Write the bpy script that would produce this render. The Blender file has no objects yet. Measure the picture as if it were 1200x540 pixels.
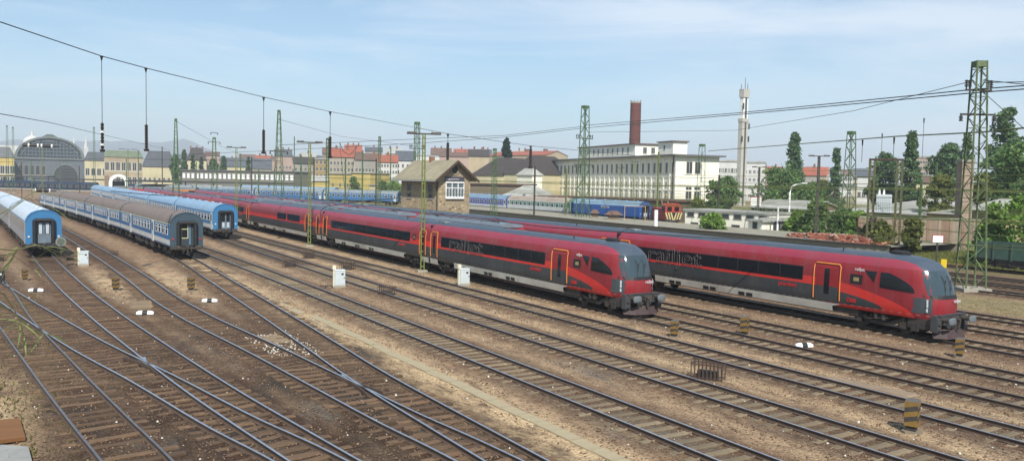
import bpy, math, random
import numpy as np
from mathutils import Vector, Matrix
R = math.radians
random.seed(7)
rng = np.random.default_rng(7)
scene = bpy.context.scene
COL = scene.collection

# ------------------------------------------------------------------ camera
CAM_H, FOC = 7.39, 960.0
PITCH, ROLL, YAW = R(3.419), R(1.140), R(31.693)
_cy, _sy = math.cos(YAW), math.sin(YAW)
FWD = Vector((_sy*math.cos(PITCH), _cy*math.cos(PITCH), -math.sin(PITCH)))
_r = Vector((_cy, -_sy, 0)); _u = _r.cross(FWD)
RGT = math.cos(ROLL)*_r + math.sin(ROLL)*_u
UPV = -math.sin(ROLL)*_r + math.cos(ROLL)*_u
cd = bpy.data.cameras.new('camera'); cam = bpy.data.objects.new('camera', cd); COL.objects.link(cam)
cd.sensor_fit = 'HORIZONTAL'; cd.sensor_width = 36; cd.lens = 36*FOC/1200
cd.clip_start = .2; cd.clip_end = 20000
cam.matrix_world = Matrix(((RGT.x, UPV.x, -FWD.x, 0), (RGT.y, UPV.y, -FWD.y, 0), (RGT.z, UPV.z, -FWD.z, CAM_H), (0, 0, 0, 1)))
scene.camera = cam

def at(px, py, dist):
    """a point of the place: the direction of a photo pixel, DIST metres away over the ground"""
    d = FWD + (px-600)/FOC*RGT - (py-270)/FOC*UPV
    t = dist/math.hypot(d.x, d.y)
    return Vector((0, 0, CAM_H)) + d*t

# ------------------------------------------------------------------ sky, sun, exposure
SUN_EL, SUN_AZ = 47.0, 205.0        # azimuth counted from +Y towards +X, where the sun stands
sdir = Vector((math.sin(R(SUN_AZ))*math.cos(R(SUN_EL)), math.cos(R(SUN_AZ))*math.cos(R(SUN_EL)), math.sin(R(SUN_EL))))
w = bpy.data.worlds.new('World'); scene.world = w; w.use_nodes = True
nt = w.node_tree; nt.nodes.clear()
wo = nt.nodes.new('ShaderNodeOutputWorld'); bg = nt.nodes.new('ShaderNodeBackground')
sky = nt.nodes.new('ShaderNodeTexSky'); sky.sky_type = 'NISHITA'; sky.sun_disc = False
sky.sun_elevation = R(SUN_EL); sky.sun_rotation = R(SUN_AZ); sky.altitude = 120
sky.air_density = 1.0; sky.dust_density = .7; sky.ozone_density = 3.0
tc = nt.nodes.new('ShaderNodeTexCoord')
mp = nt.nodes.new('ShaderNodeMapping'); mp.inputs['Scale'].default_value = (1.1, 1.1, 7.5); mp.inputs['Rotation'].default_value = (R(9), R(-12), R(0)); mp.inputs['Location'].default_value = (5.2, 8.1, 1.4)
no = nt.nodes.new('ShaderNodeTexNoise'); no.inputs['Scale'].default_value = 2.1; no.inputs['Detail'].default_value = 7; no.inputs['Roughness'].default_value = .58; no.inputs['Distortion'].default_value = .5
rp = nt.nodes.new('ShaderNodeValToRGB'); rp.color_ramp.elements[0].position = .44; rp.color_ramp.elements[1].position = .76
rp.color_ramp.elements[0].color = (.06, .06, .06, 1); rp.color_ramp.elements[1].color = (.62, .62, .62, 1)
mx = nt.nodes.new('ShaderNodeMix'); mx.data_type = 'RGBA'; mx.inputs[7].default_value = (8.0, 8.4, 8.9, 1)
L = nt.links.new
tint = nt.nodes.new('ShaderNodeVectorMath'); tint.operation = 'MULTIPLY'; tint.inputs[1].default_value = (.86, 1.05, 1.06); L(sky.outputs[0], tint.inputs[0])
L(tc.outputs['Generated'], mp.inputs[0]); L(mp.outputs[0], no.inputs['Vector']); 
cdir = (FWD+(1010-600)/FOC*RGT-(25-270)/FOC*UPV).normalized()
dt = nt.nodes.new('ShaderNodeVectorMath'); dt.operation = 'DOT_PRODUCT'; dt.inputs[1].default_value = cdir; L(tc.outputs['Generated'], dt.inputs[0])
mr_ = nt.nodes.new('ShaderNodeMapRange'); mr_.inputs[1].default_value = .93; mr_.inputs[2].default_value = .995; mr_.inputs[3].default_value = -.015; mr_.inputs[4].default_value = .16; L(dt.outputs['Value'], mr_.inputs[0])
ad = nt.nodes.new('ShaderNodeMath'); ad.operation = 'ADD'; L(no.outputs['Fac'], ad.inputs[0]); L(mr_.outputs[0], ad.inputs[1]); L(ad.outputs[0], rp.inputs[0])
L(rp.outputs[0], mx.inputs[0]); L(tint.outputs[0], mx.inputs[6]); L(mx.outputs[2], bg.inputs[0]); L(bg.outputs[0], wo.inputs[0])
bg.inputs[1].default_value = .095
sl = bpy.data.lights.new('sun', 'SUN'); sl.energy = 5.0; sl.angle = R(.55); sl.color = (1, .95, .87)
so = bpy.data.objects.new('sun', sl); COL.objects.link(so); so.rotation_euler = sdir.to_track_quat('Z', 'Y').to_euler(); so.location = (0, -20, 60)
scene.view_settings.view_transform = 'Standard'; scene.view_settings.look = 'None'
scene.view_settings.exposure = 0.50; scene.view_settings.gamma = 1
scene.render.engine = 'CYCLES'
scene.cycles.max_bounces = 6; scene.cycles.volume_bounces = 0; scene.cycles.use_denoising = True

# ------------------------------------------------------------------ helpers: materials
def S(h, k=1.0):
    o = []
    for i in (0, 2, 4):
        c = int(h[i:i+2], 16)/255
        o.append(k*(c/12.92 if c <= .04045 else ((c+.055)/1.055)**2.4))
    return tuple(o)
_mats = {}
def M(name, col, rough=.6, metal=0., var=.18, scale=2.0, grime=0., grime_col=(.05, .042, .035), bump=0., spec=.4, stretch=None, island=0., each=0.):
    if name in _mats: return _mats[name]
    m = bpy.data.materials.new(name); m.use_nodes = True
    t = m.node_tree; n = t.nodes; b = n['Principled BSDF']
    b.inputs['Roughness'].default_value = rough; b.inputs['Metallic'].default_value = metal; b.inputs['Specular IOR Level'].default_value = spec
    tcn = n.new('ShaderNodeTexCoord'); src = tcn.outputs['Object']
    if stretch:
        mpn = n.new('ShaderNodeMapping'); mpn.inputs['Scale'].default_value = stretch; t.links.new(src, mpn.inputs[0]); src = mpn.outputs[0]
    n1 = n.new('ShaderNodeTexNoise'); n1.inputs['Scale'].default_value = scale; n1.inputs['Detail'].default_value = 6; n1.inputs['Roughness'].default_value = .65
    t.links.new(src, n1.inputs['Vector'])
    mr = n.new('ShaderNodeMapRange'); mr.inputs[1].default_value = .25; mr.inputs[2].default_value = .75; mr.inputs[3].default_value = 1-var; mr.inputs[4].default_value = 1+var
    t.links.new(n1.outputs['Fac'], mr.inputs[0])
    vm = n.new('ShaderNodeVectorMath'); vm.operation = 'SCALE'; vm.inputs[0].default_value = col[:3]
    t.links.new(mr.outputs[0], vm.inputs['Scale']); out = vm.outputs[0]
    if island:
        g = n.new('ShaderNodeNewGeometry'); mr2 = n.new('ShaderNodeMapRange'); mr2.inputs[3].default_value = 1-island; mr2.inputs[4].default_value = 1+island
        t.links.new(g.outputs['Random Per Island'], mr2.inputs[0])
        v2 = n.new('ShaderNodeVectorMath'); v2.operation = 'SCALE'; t.links.new(out, v2.inputs[0]); t.links.new(mr2.outputs[0], v2.inputs['Scale']); out = v2.outputs[0]
    if each:
        g = n.new('ShaderNodeObjectInfo'); mr3 = n.new('ShaderNodeMapRange'); mr3.inputs[3].default_value = 1-each; mr3.inputs[4].default_value = 1+each
        t.links.new(g.outputs['Random'], mr3.inputs[0])
        v3 = n.new('ShaderNodeVectorMath'); v3.operation = 'SCALE'; t.links.new(out, v3.inputs[0]); t.links.new(mr3.outputs[0], v3.inputs['Scale']); out = v3.outputs[0]
    if grime:
        n2 = n.new('ShaderNodeTexNoise'); n2.inputs['Scale'].default_value = scale*.37; n2.inputs['Detail'].default_value = 8; n2.inputs['Roughness'].default_value = .7
        t.links.new(src, n2.inputs['Vector'])
        m2 = n.new('ShaderNodeMapRange'); m2.inputs[1].default_value = .42; m2.inputs[2].default_value = .75; m2.inputs[3].default_value = 0; m2.inputs[4].default_value = grime
        t.links.new(n2.outputs['Fac'], m2.inputs[0])
        mxx = n.new('ShaderNodeMix'); mxx.data_type = 'RGBA'; mxx.inputs[7].default_value = (*grime_col, 1)
        t.links.new(m2.outputs[0], mxx.inputs[0]); t.links.new(out, mxx.inputs[6]); out = mxx.outputs[2]
    t.links.new(out, b.inputs['Base Color'])
    if bump:
        bn = n.new('ShaderNodeBump'); bn.inputs['Strength'].default_value = bump; bn.inputs['Distance'].default_value = .05
        t.links.new(n1.outputs['Fac'], bn.inputs['Height']); t.links.new(bn.outputs[0], b.inputs['Normal'])
    _mats[name] = m
    return m
class E:
    """a tiny arithmetic on shader sockets"""
    def __init__(s, t, v): s.t, s.v = t, v
    def op(s, k, *o):
        n = s.t.nodes.new('ShaderNodeMath'); n.operation = k
        for i, q in enumerate((s,)+o):
            q = q.v if isinstance(q, E) else q
            if isinstance(q, (int, float)): n.inputs[i].default_value = q
            else: s.t.links.new(q, n.inputs[i])
        return E(s.t, n.outputs[0])
    def __add__(s, o): return s.op('ADD', o)
    def __sub__(s, o): return s.op('SUBTRACT', o)
    def __mul__(s, o): return s.op('MULTIPLY', o)
    def gt(s, o): return s.op('GREATER_THAN', o)
    def lt(s, o): return s.op('LESS_THAN', o)
    def clamp(s): return s.op('MINIMUM', 1.0).op('MAXIMUM', 0.0)
    def sqrt(s): return s.op('SQRT')
    def abs(s): return s.op('ABSOLUTE')
def paint_mix(t, fac, a, b):
    n = t.nodes.new('ShaderNodeMix'); n.data_type = 'RGBA'
    t.links.new(fac.v, n.inputs[0])
    for q, i in ((a, 6), (b, 7)):
        if isinstance(q, tuple): n.inputs[i].default_value = (*q[:3], 1)
        else: t.links.new(q, n.inputs[i])
    return n.outputs[2]

# ------------------------------------------------------------------ helpers: meshes
class MB:
    def __init__(s): s.v, s.f, s.m = [], [], []
    def face(s, pts, m=0):
        b = len(s.v); s.v += [tuple(p) for p in pts]; s.f.append(tuple(range(b, b+len(pts)))); s.m.append(m); return s
    def box(s, x0, x1, y0, y1, z0, z1, m=0):
        b = len(s.v); s.v += [(x0, y0, z0), (x1, y0, z0), (x1, y1, z0), (x0, y1, z0), (x0, y0, z1), (x1, y0, z1), (x1, y1, z1), (x0, y1, z1)]
        for q in ((0, 3, 2, 1), (4, 5, 6, 7), (0, 1, 5, 4), (1, 2, 6, 5), (2, 3, 7, 6), (3, 0, 4, 7)): s.f.append(tuple(b+i for i in q)); s.m.append(m)
        return s
    def bar(s, p, q, wd, ht=None, m=0, up=(0, 0, 1)):
        p, q = Vector(p), Vector(q); d = (q-p)
        if d.length < 1e-6: return s
        d.normalize(); u = Vector(up)
        if abs(d.dot(u)) > .95: u = Vector((0, 1, 0)) if abs(d.y) < .9 else Vector((1, 0, 0))
        a = d.cross(u).normalized()*wd/2; c = a.cross(d).normalized()*(ht or wd)/2
        b = len(s.v)
        for o in (p, q): s.v += [tuple(o-a-c), tuple(o+a-c), tuple(o+a+c), tuple(o-a+c)]
        for k in ((3, 2, 1, 0), (4, 5, 6, 7), (0, 1, 5, 4), (1, 2, 6, 5), (2, 3, 7, 6), (3, 0, 4, 7)): s.f.append(tuple(b+i for i in k)); s.m.append(m)
        return s
    def cyl(s, p, q, r0, r1=None, n=10, m=0, cap=True):
        p, q = Vector(p), Vector(q); r1 = r0 if r1 is None else r1
        d = (q-p).normalized(); u = Vector((0, 0, 1)) if abs(d.z) < .9 else Vector((1, 0, 0))
        a = d.cross(u).normalized(); c = a.cross(d); b = len(s.v)
        for o, r in ((p, r0), (q, r1)):
            for i in range(n):
                t = 2*math.pi*i/n; s.v.append(tuple(o+(a*math.cos(t)+c*math.sin(t))*r))
        for i in range(n):
            j = (i+1) % n; s.f.append((b+i, b+n+i, b+n+j, b+j)); s.m.append(m)
        if cap:
            s.f.append(tuple(b+i for i in range(n))); s.m.append(m)
            s.f.append(tuple(b+n+i for i in range(n-1, -1, -1))); s.m.append(m)
        return s
    def tube(s, pts, r, n=5, m=0):
        pts = [Vector(p) for p in pts]; b = len(s.v); N = len(pts); rr = r if isinstance(r, (list, tuple)) else [r]*N
        for k, p in enumerate(pts):
            d = (pts[min(k+1, N-1)]-pts[max(k-1, 0)]).normalized(); u = Vector((0, 0, 1)) if abs(d.z) < .9 else Vector((1, 0, 0))
            a = d.cross(u).normalized(); c = a.cross(d)
            for i in range(n):
                t = 2*math.pi*i/n; s.v.append(tuple(p+(a*math.cos(t)+c*math.sin(t))*rr[k]))
        for k in range(N-1):
            for i in range(n):
                j = (i+1) % n; s.f.append((b+k*n+i, b+k*n+n+i, b+k*n+n+j, b+k*n+j)); s.m.append(m)
        s.f.append(tuple(b+i for i in range(n))); s.m.append(m)
        s.f.append(tuple(b+(N-1)*n+i for i in range(n-1, -1, -1))); s.m.append(m)
        return s
    def loft(s, rows, mf=None, close=False):
        """rows: equally long lists of points; mf(i, j) gives the material of a cell"""
        b = len(s.v); n = len(rows[0])
        for r_ in rows: s.v += [tuple(p) for p in r_]
        for i in range(len(rows)-1):
            for j in range(n if close else n-1):
                k = (j+1) % n
                s.f.append((b+i*n+j, b+i*n+k, b+(i+1)*n+k, b+(i+1)*n+j)); s.m.append(mf(i, j) if mf else 0)
        return s
    def mesh(s, name, mats, smooth=False):
        me = bpy.data.meshes.new(name); me.from_pydata(s.v, [], s.f)
        for m in (mats if isinstance(mats, (list, tuple)) else [mats]): me.materials.append(m)
        me.polygons.foreach_set('material_index', s.m)
        if smooth: me.polygons.foreach_set('use_smooth', [True]*len(s.f))
        me.update(); return me
    def obj(s, name, mats, parent=None, kind=None, loc=None, smooth=False):
        return put(name, s.mesh(name, mats, smooth), parent, kind, loc)
def put(name, me, parent=None, kind=None, loc=None, rz=0, scale=None):
    o = bpy.data.objects.new(name, me); COL.objects.link(o)
    if parent: o.parent = parent
    if kind: o['kind'] = kind
    if loc is not None: o.location = loc
    if rz: o.rotation_euler = (0, 0, rz)
    if scale is not None: o.scale = scale
    return o
def tag(o, label, cat, group=None, kind=None):
    if label: o['label'] = label
    if cat: o['category'] = cat
    if group: o['group'] = group
    if kind: o['kind'] = kind
    return o
def thing(name, label, cat, loc=(0, 0, 0), rz=0, group=None):
    o = bpy.data.objects.new(name, None); COL.objects.link(o); o.location = loc; o.rotation_euler = (0, 0, rz); o.empty_display_size = .3
    return tag(o, label, cat, group)
def kids(o): return [c for c in bpy.data.objects if c.parent == o]
def smoothish(o, ang=40):
    me = o.data; me.polygons.foreach_set('use_smooth', [True]*len(me.polygons))
    try: me.set_sharp_from_angle(angle=R(ang))
    except Exception: pass
    return o
class Proto:
    """a kind recorded as (name, mesh, local matrix, child index of parent): built many times by linking copies that share meshes"""
    def __init__(s): s.parts = []
    def add(s, name, me, parent=-1, loc=(0, 0, 0), rz=0, kind=None, scale=None, label=None): s.parts.append((name, me, parent, loc, rz, kind, scale, label)); return len(s.parts)-1
    def place(s, root):
        made = []
        for (n, me, pa, loc, rz, kind, sc, lab) in s.parts:
            o = put(n, me, made[pa] if pa >= 0 else root, kind, loc, rz, sc)
            if lab: o['label'] = lab
            made.append(o)
        return made

# ------------------------------------------------------------------ palette
m_steel = M('rail_steel', (.44, .47, .51), .30, .8, .25, 3)
m_steel2 = M('rail_steel_worn', (.26, .24, .23), .42, .8, .3, 3, .35, (.09, .06, .045))
m_railside = M('rusty_rail', (.066, .044, .031), .85, 0, .35, 5)
m_conc = M('sleeper_concrete', S('97876c', .54), .9, 0, .3, 3, .6, (.09, .065, .045), each=.28)
m_wood = M('sleeper_wood', S('84694f', .50), .9, 0, .4, 4, .65, (.045, .033, .025), stretch=(1, 6, 1), each=.35)
m_dark = M('undercarriage_black', (.034, .031, .028), .7, 0, .5, 4, .6, (.10, .075, .055))
m_black = M('black_rubber', (.014, .014, .015), .6, 0, .3, 4)
m_glass = M('dark_glass', (.010, .013, .016), .10, 0, .1, 1, spec=.32)
m_green = M('mast_green', S('587a4c', .62), .7, 0, .3, 1.5, .45, (.07, .06, .035))
m_green2 = M('mast_yellow_green', S('7e8c44', .60), .75, 0, .3, 1.5, .5, (.09, .07, .035))
m_wire = M('wire_dark', (.03, .03, .032), .6)
m_wireg = M('wire_green_copper', S('7d8a4a', .55), .6)
m_insul = M('insulator_brown', (.028, .022, .02), .25)
m_white = M('white_paint', (.72, .73, .72), .6, 0, .1, 3, .25, (.3, .27, .22))
m_yellow = M('hazard_yellow', S('a8843f', .50), .8, 0, .25, 5, .6, (.12, .07, .035))
m_concrete = M('concrete', S('b0aa9c', .7), .9, 0, .2, 1.5, .4, (.16, .14, .11), bump=.3)
# ------------------------------------------------------------------ trains: shared running gear
def wheel_mesh():
    b = MB(); b.cyl((-.07, 0, 0), (.07, 0, 0), .46, n=18); b.cyl((-.10, 0, 0), (-.07, 0, 0), .2, n=10); b.cyl((.07, 0, 0), (.10, 0, 0), .2, n=10)
    return b.mesh('wheel', m_dark)
ME_WHEEL = wheel_mesh()
def bogie_mesh():
    b = MB()
    for s in (-1, 1):
        b.bar((s*1.02, -1.9, .62), (s*1.02, -.9, .62), .14, .22).bar((s*1.02, -.9, .62), (s*1.02, -.5, .42), .14, .2).bar((s*1.02, -.5, .42), (s*1.02, .5, .42), .14, .2).bar((s*1.02, .5, .42), (s*1.02, .9, .62), .14, .2).bar((s*1.02, .9, .62), (s*1.02, 1.9, .62), .14, .22)
        for y in (-1.28, 1.28):
            b.box(s*1.02-.12, s*1.02+.12, y-.17, y+.17, .32, .62); b.cyl((s*1.05, y, .62), (s*1.05, y, .88), .11, n=8)
        b.cyl((s*1.1, -.22, .6), (s*1.1, -.22, .98), .17, n=8); b.cyl((s*1.1, .22, .6), (s*1.1, .22, .98), .17, n=8)
        b.bar((s*1.2, -.55, .75), (s*1.2, .85, .55), .06, .06)
    b.box(-1.0, 1.0, -.25, .25, .45, .72)
    for y in (-1.28, 1.28): b.cyl((-.8, y, .46), (.8, y, .46), .08, n=8)
    b.box(-.9, .9, -1.95, -1.85, .5, .7).box(-.9, .9, 1.85, 1.95, .5, .7)
    return b.mesh('bogie', m_dark)
ME_BOGIE = bogie_mesh()
def buffer_mesh(plate):
    b = MB(); b.cyl((0, 0, 0), (0, -.34, 0), .11, .10, 12).box(-.17, .17, -.02, .04, -.17, .17)
    b.cyl((0, -.34, 0), (0, -.52, 0), .075, n=10)
    n = 18
    ring = lambda y, k: [(.3*k*math.copysign(abs(math.cos(2*math.pi*i/n))**.7, math.cos(2*math.pi*i/n)), y, .18*k*math.copysign(abs(math.sin(2*math.pi*i/n))**.7, math.sin(2*math.pi*i/n))) for i in range(n)]
    b.loft([ring(-.5, .9), ring(-.52, 1), ring(-.56, 1), ring(-.585, .7), ring(-.59, .02)], close=True, mf=lambda i, j: 1)
    return b.mesh('buffer', [m_dark, plate])
m_bufplate = M('buffer_plate', S('8b959a', .7), .45, .4, .25, 6, .4)
ME_BUFFER = buffer_mesh(m_bufplate)
ME_BUFFER_D = buffer_mesh(m_dark)
def coupler_mesh():
    b = MB(); b.box(-.12, .12, -.3, .05, -.14, .12).cyl((0, -.3, .02), (0, -.42, .02), .07, n=8).bar((0, -.36, 0), (0, -.32, -.42), .07, .1).bar((-.06, -.36, -.4), (.06, -.36, -.4), .1)
    for x in (-.38, .38): b.tube([(x, 0, .02), (x*.95, -.22, -.1), (x*.8, -.25, -.36), (x*.6, -.1, -.5)], .035, 6)
    b.tube([(-.55, 0, .05), (-.5, -.2, -.2), (-.3, -.22, -.32), (0, -.1, -.2)], .025, 6)
    return b.mesh('coupler', m_dark)
ME_COUPLER = coupler_mesh()
def add_bogie(P, y):
    k = P.add('bogie', ME_BOGIE, loc=(0, y, 0))
    for s in (-.75, .75):
        for dy in (-1.28, 1.28): P.add('wheel', ME_WHEEL, k, (s, dy, .46))

# ------------------------------------------------------------------ trains: the red and grey express coaches
PF = [(1.30, .95), (1.39, 1.15), (1.41, 1.5), (1.412, 1.98), (1.408, 2.12), (1.40, 2.42), (1.375, 2.9), (1.33, 3.12), (1.26, 3.36), (1.10, 3.62), (.90, 3.82), (.6, 3.94), (.3, 3.99), (0, 4.01)]
FR = [.12, .10, .08, .10, .18, .27, .46, .56, .70, .98, 1.40, 1.95, 2.5, 3.2]
NSE, YN = 3.4, 3.2
def prof_w(z):
    for (w0, z0), (w1, z1) in zip(PF, PF[1:]):
        if z <= z1: return w0+(w1-w0)*max(0, (z-z0)/(z1-z0))
    return 0
def prof_f(z):
    for k in range(len(PF)-1):
        if z <= PF[k+1][1]: return FR[k]+(FR[k+1]-FR[k])*max(0, (z-PF[k][1])/(PF[k+1][1]-PF[k][1]))
    return FR[-1]
def nose_y(x, z):
    ww, f = prof_w(z), prof_f(z); return YN-(YN-f)*max(0, 1-min(1, abs(x/ww))**NSE)**(1/NSE)
def nose_x(y, z):
    ww, f = prof_w(z), prof_f(z)
    if y >= YN: return ww
    return ww*max(0, 1-min(1, (YN-y)/(YN-f))**NSE)**(1/NSE)
def livery(name, driving):
    m = bpy.data.materials.new(name); m.use_nodes = True; t = m.node_tree; n = t.nodes; b = n['Principled BSDF']
    c = n.new('ShaderNodeTexCoord'); sp = n.new('ShaderNodeSeparateXYZ'); t.links.new(c.outputs['Object'], sp.inputs[0])
    x, y, z = (E(t, sp.outputs[i]) for i in range(3))
    dark_red, red, wine, grey, roof = (.215, .013, .020), (.55, .024, .017), (.255, .028, .056), (.034, .042, .046), (.043, .068, .100)
    if driving:
        k = ((y-2.9)*.2222).clamp(); zg = k.sqrt()*.80+1.18
        zr = ((y-1.2)*.2).clamp().sqrt()*1.45+.97
        inside = z.lt(zg)*y.gt(2.9); low = z.lt(1.14)*y.lt(6.6)
        isgrey = inside*(low*-1+1)
        isred = z.lt(zr)*y.gt(1.2)
    else:
        isgrey = z.lt(1.98); isred = z.lt(2.42)
    c1 = paint_mix(t, isred, dark_red, red)
    c1 = paint_mix(t, z.gt(3.36), c1, wine)  # upper flank: sky reflection painted in as a wine red tone
    c1 = paint_mix(t, isgrey, c1, grey)
    c1 = paint_mix(t, x.abs().lt(.93)*z.gt(3.3), c1, roof)
    nz = n.new('ShaderNodeTexNoise'); nz.inputs['Scale'].default_value = 1.1; nz.inputs['Detail'].default_value = 8; nz.inputs['Roughness'].default_value = .7
    mpn = n.new('ShaderNodeMapping'); mpn.inputs['Scale'].default_value = (1, 1, .5); t.links.new(c.outputs['Object'], mpn.inputs[0]); t.links.new(mpn.outputs[0], nz.inputs['Vector'])
    r_ = n.new('ShaderNodeMapRange'); r_.inputs[1].default_value = .38; r_.inputs[2].default_value = .8; r_.inputs[3].default_value = .02; r_.inputs[4].default_value = .30
    t.links.new(nz.outputs['Fac'], r_.inputs[0])
    c1 = paint_mix(t, E(t, r_.outputs[0]), c1, (.15, .125, .115))
    jf = (y*.2857+.03).op('FRACT'); c1 = paint_mix(t, jf.lt(.006)*z.gt(1.0)*.55, c1, (.03, .028, .028))
    rivet = (z.gt(1.10)*z.lt(1.16))*((y*2.2).op('FRACT').lt(.45))*.35; c1 = paint_mix(t, rivet, c1, (.35, .33, .28))
    st = n.new('ShaderNodeTexNoise'); st.inputs['Scale'].default_value = 5; st.inputs['Detail'].default_value = 4; mps = n.new('ShaderNodeMapping'); mps.inputs['Scale'].default_value = (1, 1, .07); t.links.new(c.outputs['Object'], mps.inputs[0]); t.links.new(mps.outputs[0], st.inputs['Vector'])
    sr = n.new('ShaderNodeMapRange'); sr.inputs[1].default_value = .52; sr.inputs[2].default_value = .8; sr.inputs[4].default_value = .42; t.links.new(st.outputs['Fac'], sr.inputs[0]); c1 = paint_mix(t, E(t, sr.outputs[0]), c1, (.10, .08, .07))
    # corrugated upper flank and panel joints
    t.links.new(c1, b.inputs['Base Color']); b.inputs['Roughness'].default_value = .42; b.inputs['Specular IOR Level'].default_value = .22
    bn = n.new('ShaderNodeBump'); bn.inputs['Strength'].default_value = .25; bn.inputs['Distance'].default_value = .02
    wv = n.new('ShaderNodeTexWave'); wv.wave_type = 'BANDS'; wv.bands_direction = 'Y'; wv.inputs['Scale'].default_value = .28; wv.inputs['Distortion'].default_value = .6; wv.inputs['Detail'].default_value = 2
    t.links.new(c.outputs['Object'], wv.inputs['Vector']); t.links.new(wv.outputs['Fac'], bn.inputs['Height']); t.links.new(bn.outputs[0], b.inputs['Normal'])
    return m
m_liv_d, m_liv = livery('express_livery_cab', True), livery('express_livery', False)
m_skirt = M('skirt_grey', S('cfcdc2', .74), .5, 0, .15, 1.2, .55, (.17, .14, .115))
m_orange = M('door_frame_orange', (.52, .17, .035), .5)
m_reddoor = M('door_red', (.24, .016, .018), .4, 0, .15, 2, .3)
m_greydoor = M('door_grey', (.045, .05, .053), .45, 0, .15, 2, .3)
m_redtext = M('red_print', (.6, .02, .02), .5)
m_whitetext = M('pale_print', (.6, .6, .6), .5)
m_outline = M('pale_outline_print', (.115, .10, .10), .6)
m_plow = M('plough_brown', (.045, .026, .026), .7, 0, .3, 4, .4)
m_screen = M('windscreen_glass', (.035, .055, .065), .09, 0, .1, 1, spec=.6)
m_beam = M('bumper_grey', (.05, .052, .056), .6, 0, .2, 5, .4)

def text_mesh(body, size, outline=None, mat=None, ext=.004):
    c = bpy.data.curves.new('lettering', 'FONT'); c.body = body; c.size = size
    if outline: c.fill_mode = 'NONE'; c.bevel_depth = outline; c.bevel_resolution = 0; c.resolution_u = 5
    else: c.extrude = ext; c.resolution_u = 3
    o = bpy.data.objects.new('lettering', c); COL.objects.link(o)
    bpy.context.view_layer.update()
    me = bpy.data.meshes.new_from_object(o.evaluated_get(bpy.context.evaluated_depsgraph_get()))
    me.name = 'lettering'; me.materials.clear(); me.materials.append(mat)
    bpy.data.objects.remove(o); bpy.data.curves.remove(c)
    # stand it on the near flank: text x runs towards -Y, text y is up, outwards is -X
    me.transform(Matrix(((0, 0, -1, 0), (-1, 0, 0, 0), (0, 1, 0, 0), (0, 0, 0, 1))))
    return me
ME_BIG = text_mesh('railjet', 1.45, .014, m_outline); ME_BIG.transform(Matrix.Diagonal((1, 1.6, 1, 1)))
ME_PREM = text_mesh('premium', .36, None, m_redtext)
ME_SMALL = text_mesh('railjet', .26, None, m_whitetext)
ME_MARK = text_mesh('ÖBB', .30, None, m_redtext)
ME_NUM = text_mesh('1', .34, None, m_whitetext)

def strip_on_side(fn, ys, z0f, z1f, off, nz=6, m=0, sgn=-1):
    b = MB(); rows = []
    for y in ys:
        z0, z1 = z0f(y), z1f(y); rows.append([(sgn*(fn(y, z0+(z1-z0)*k/nz)+off), y, z0+(z1-z0)*k/nz) for k in range(nz+1)])
    b.loft(rows); return b
def flat_x(y, z): return prof_w(z)

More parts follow.
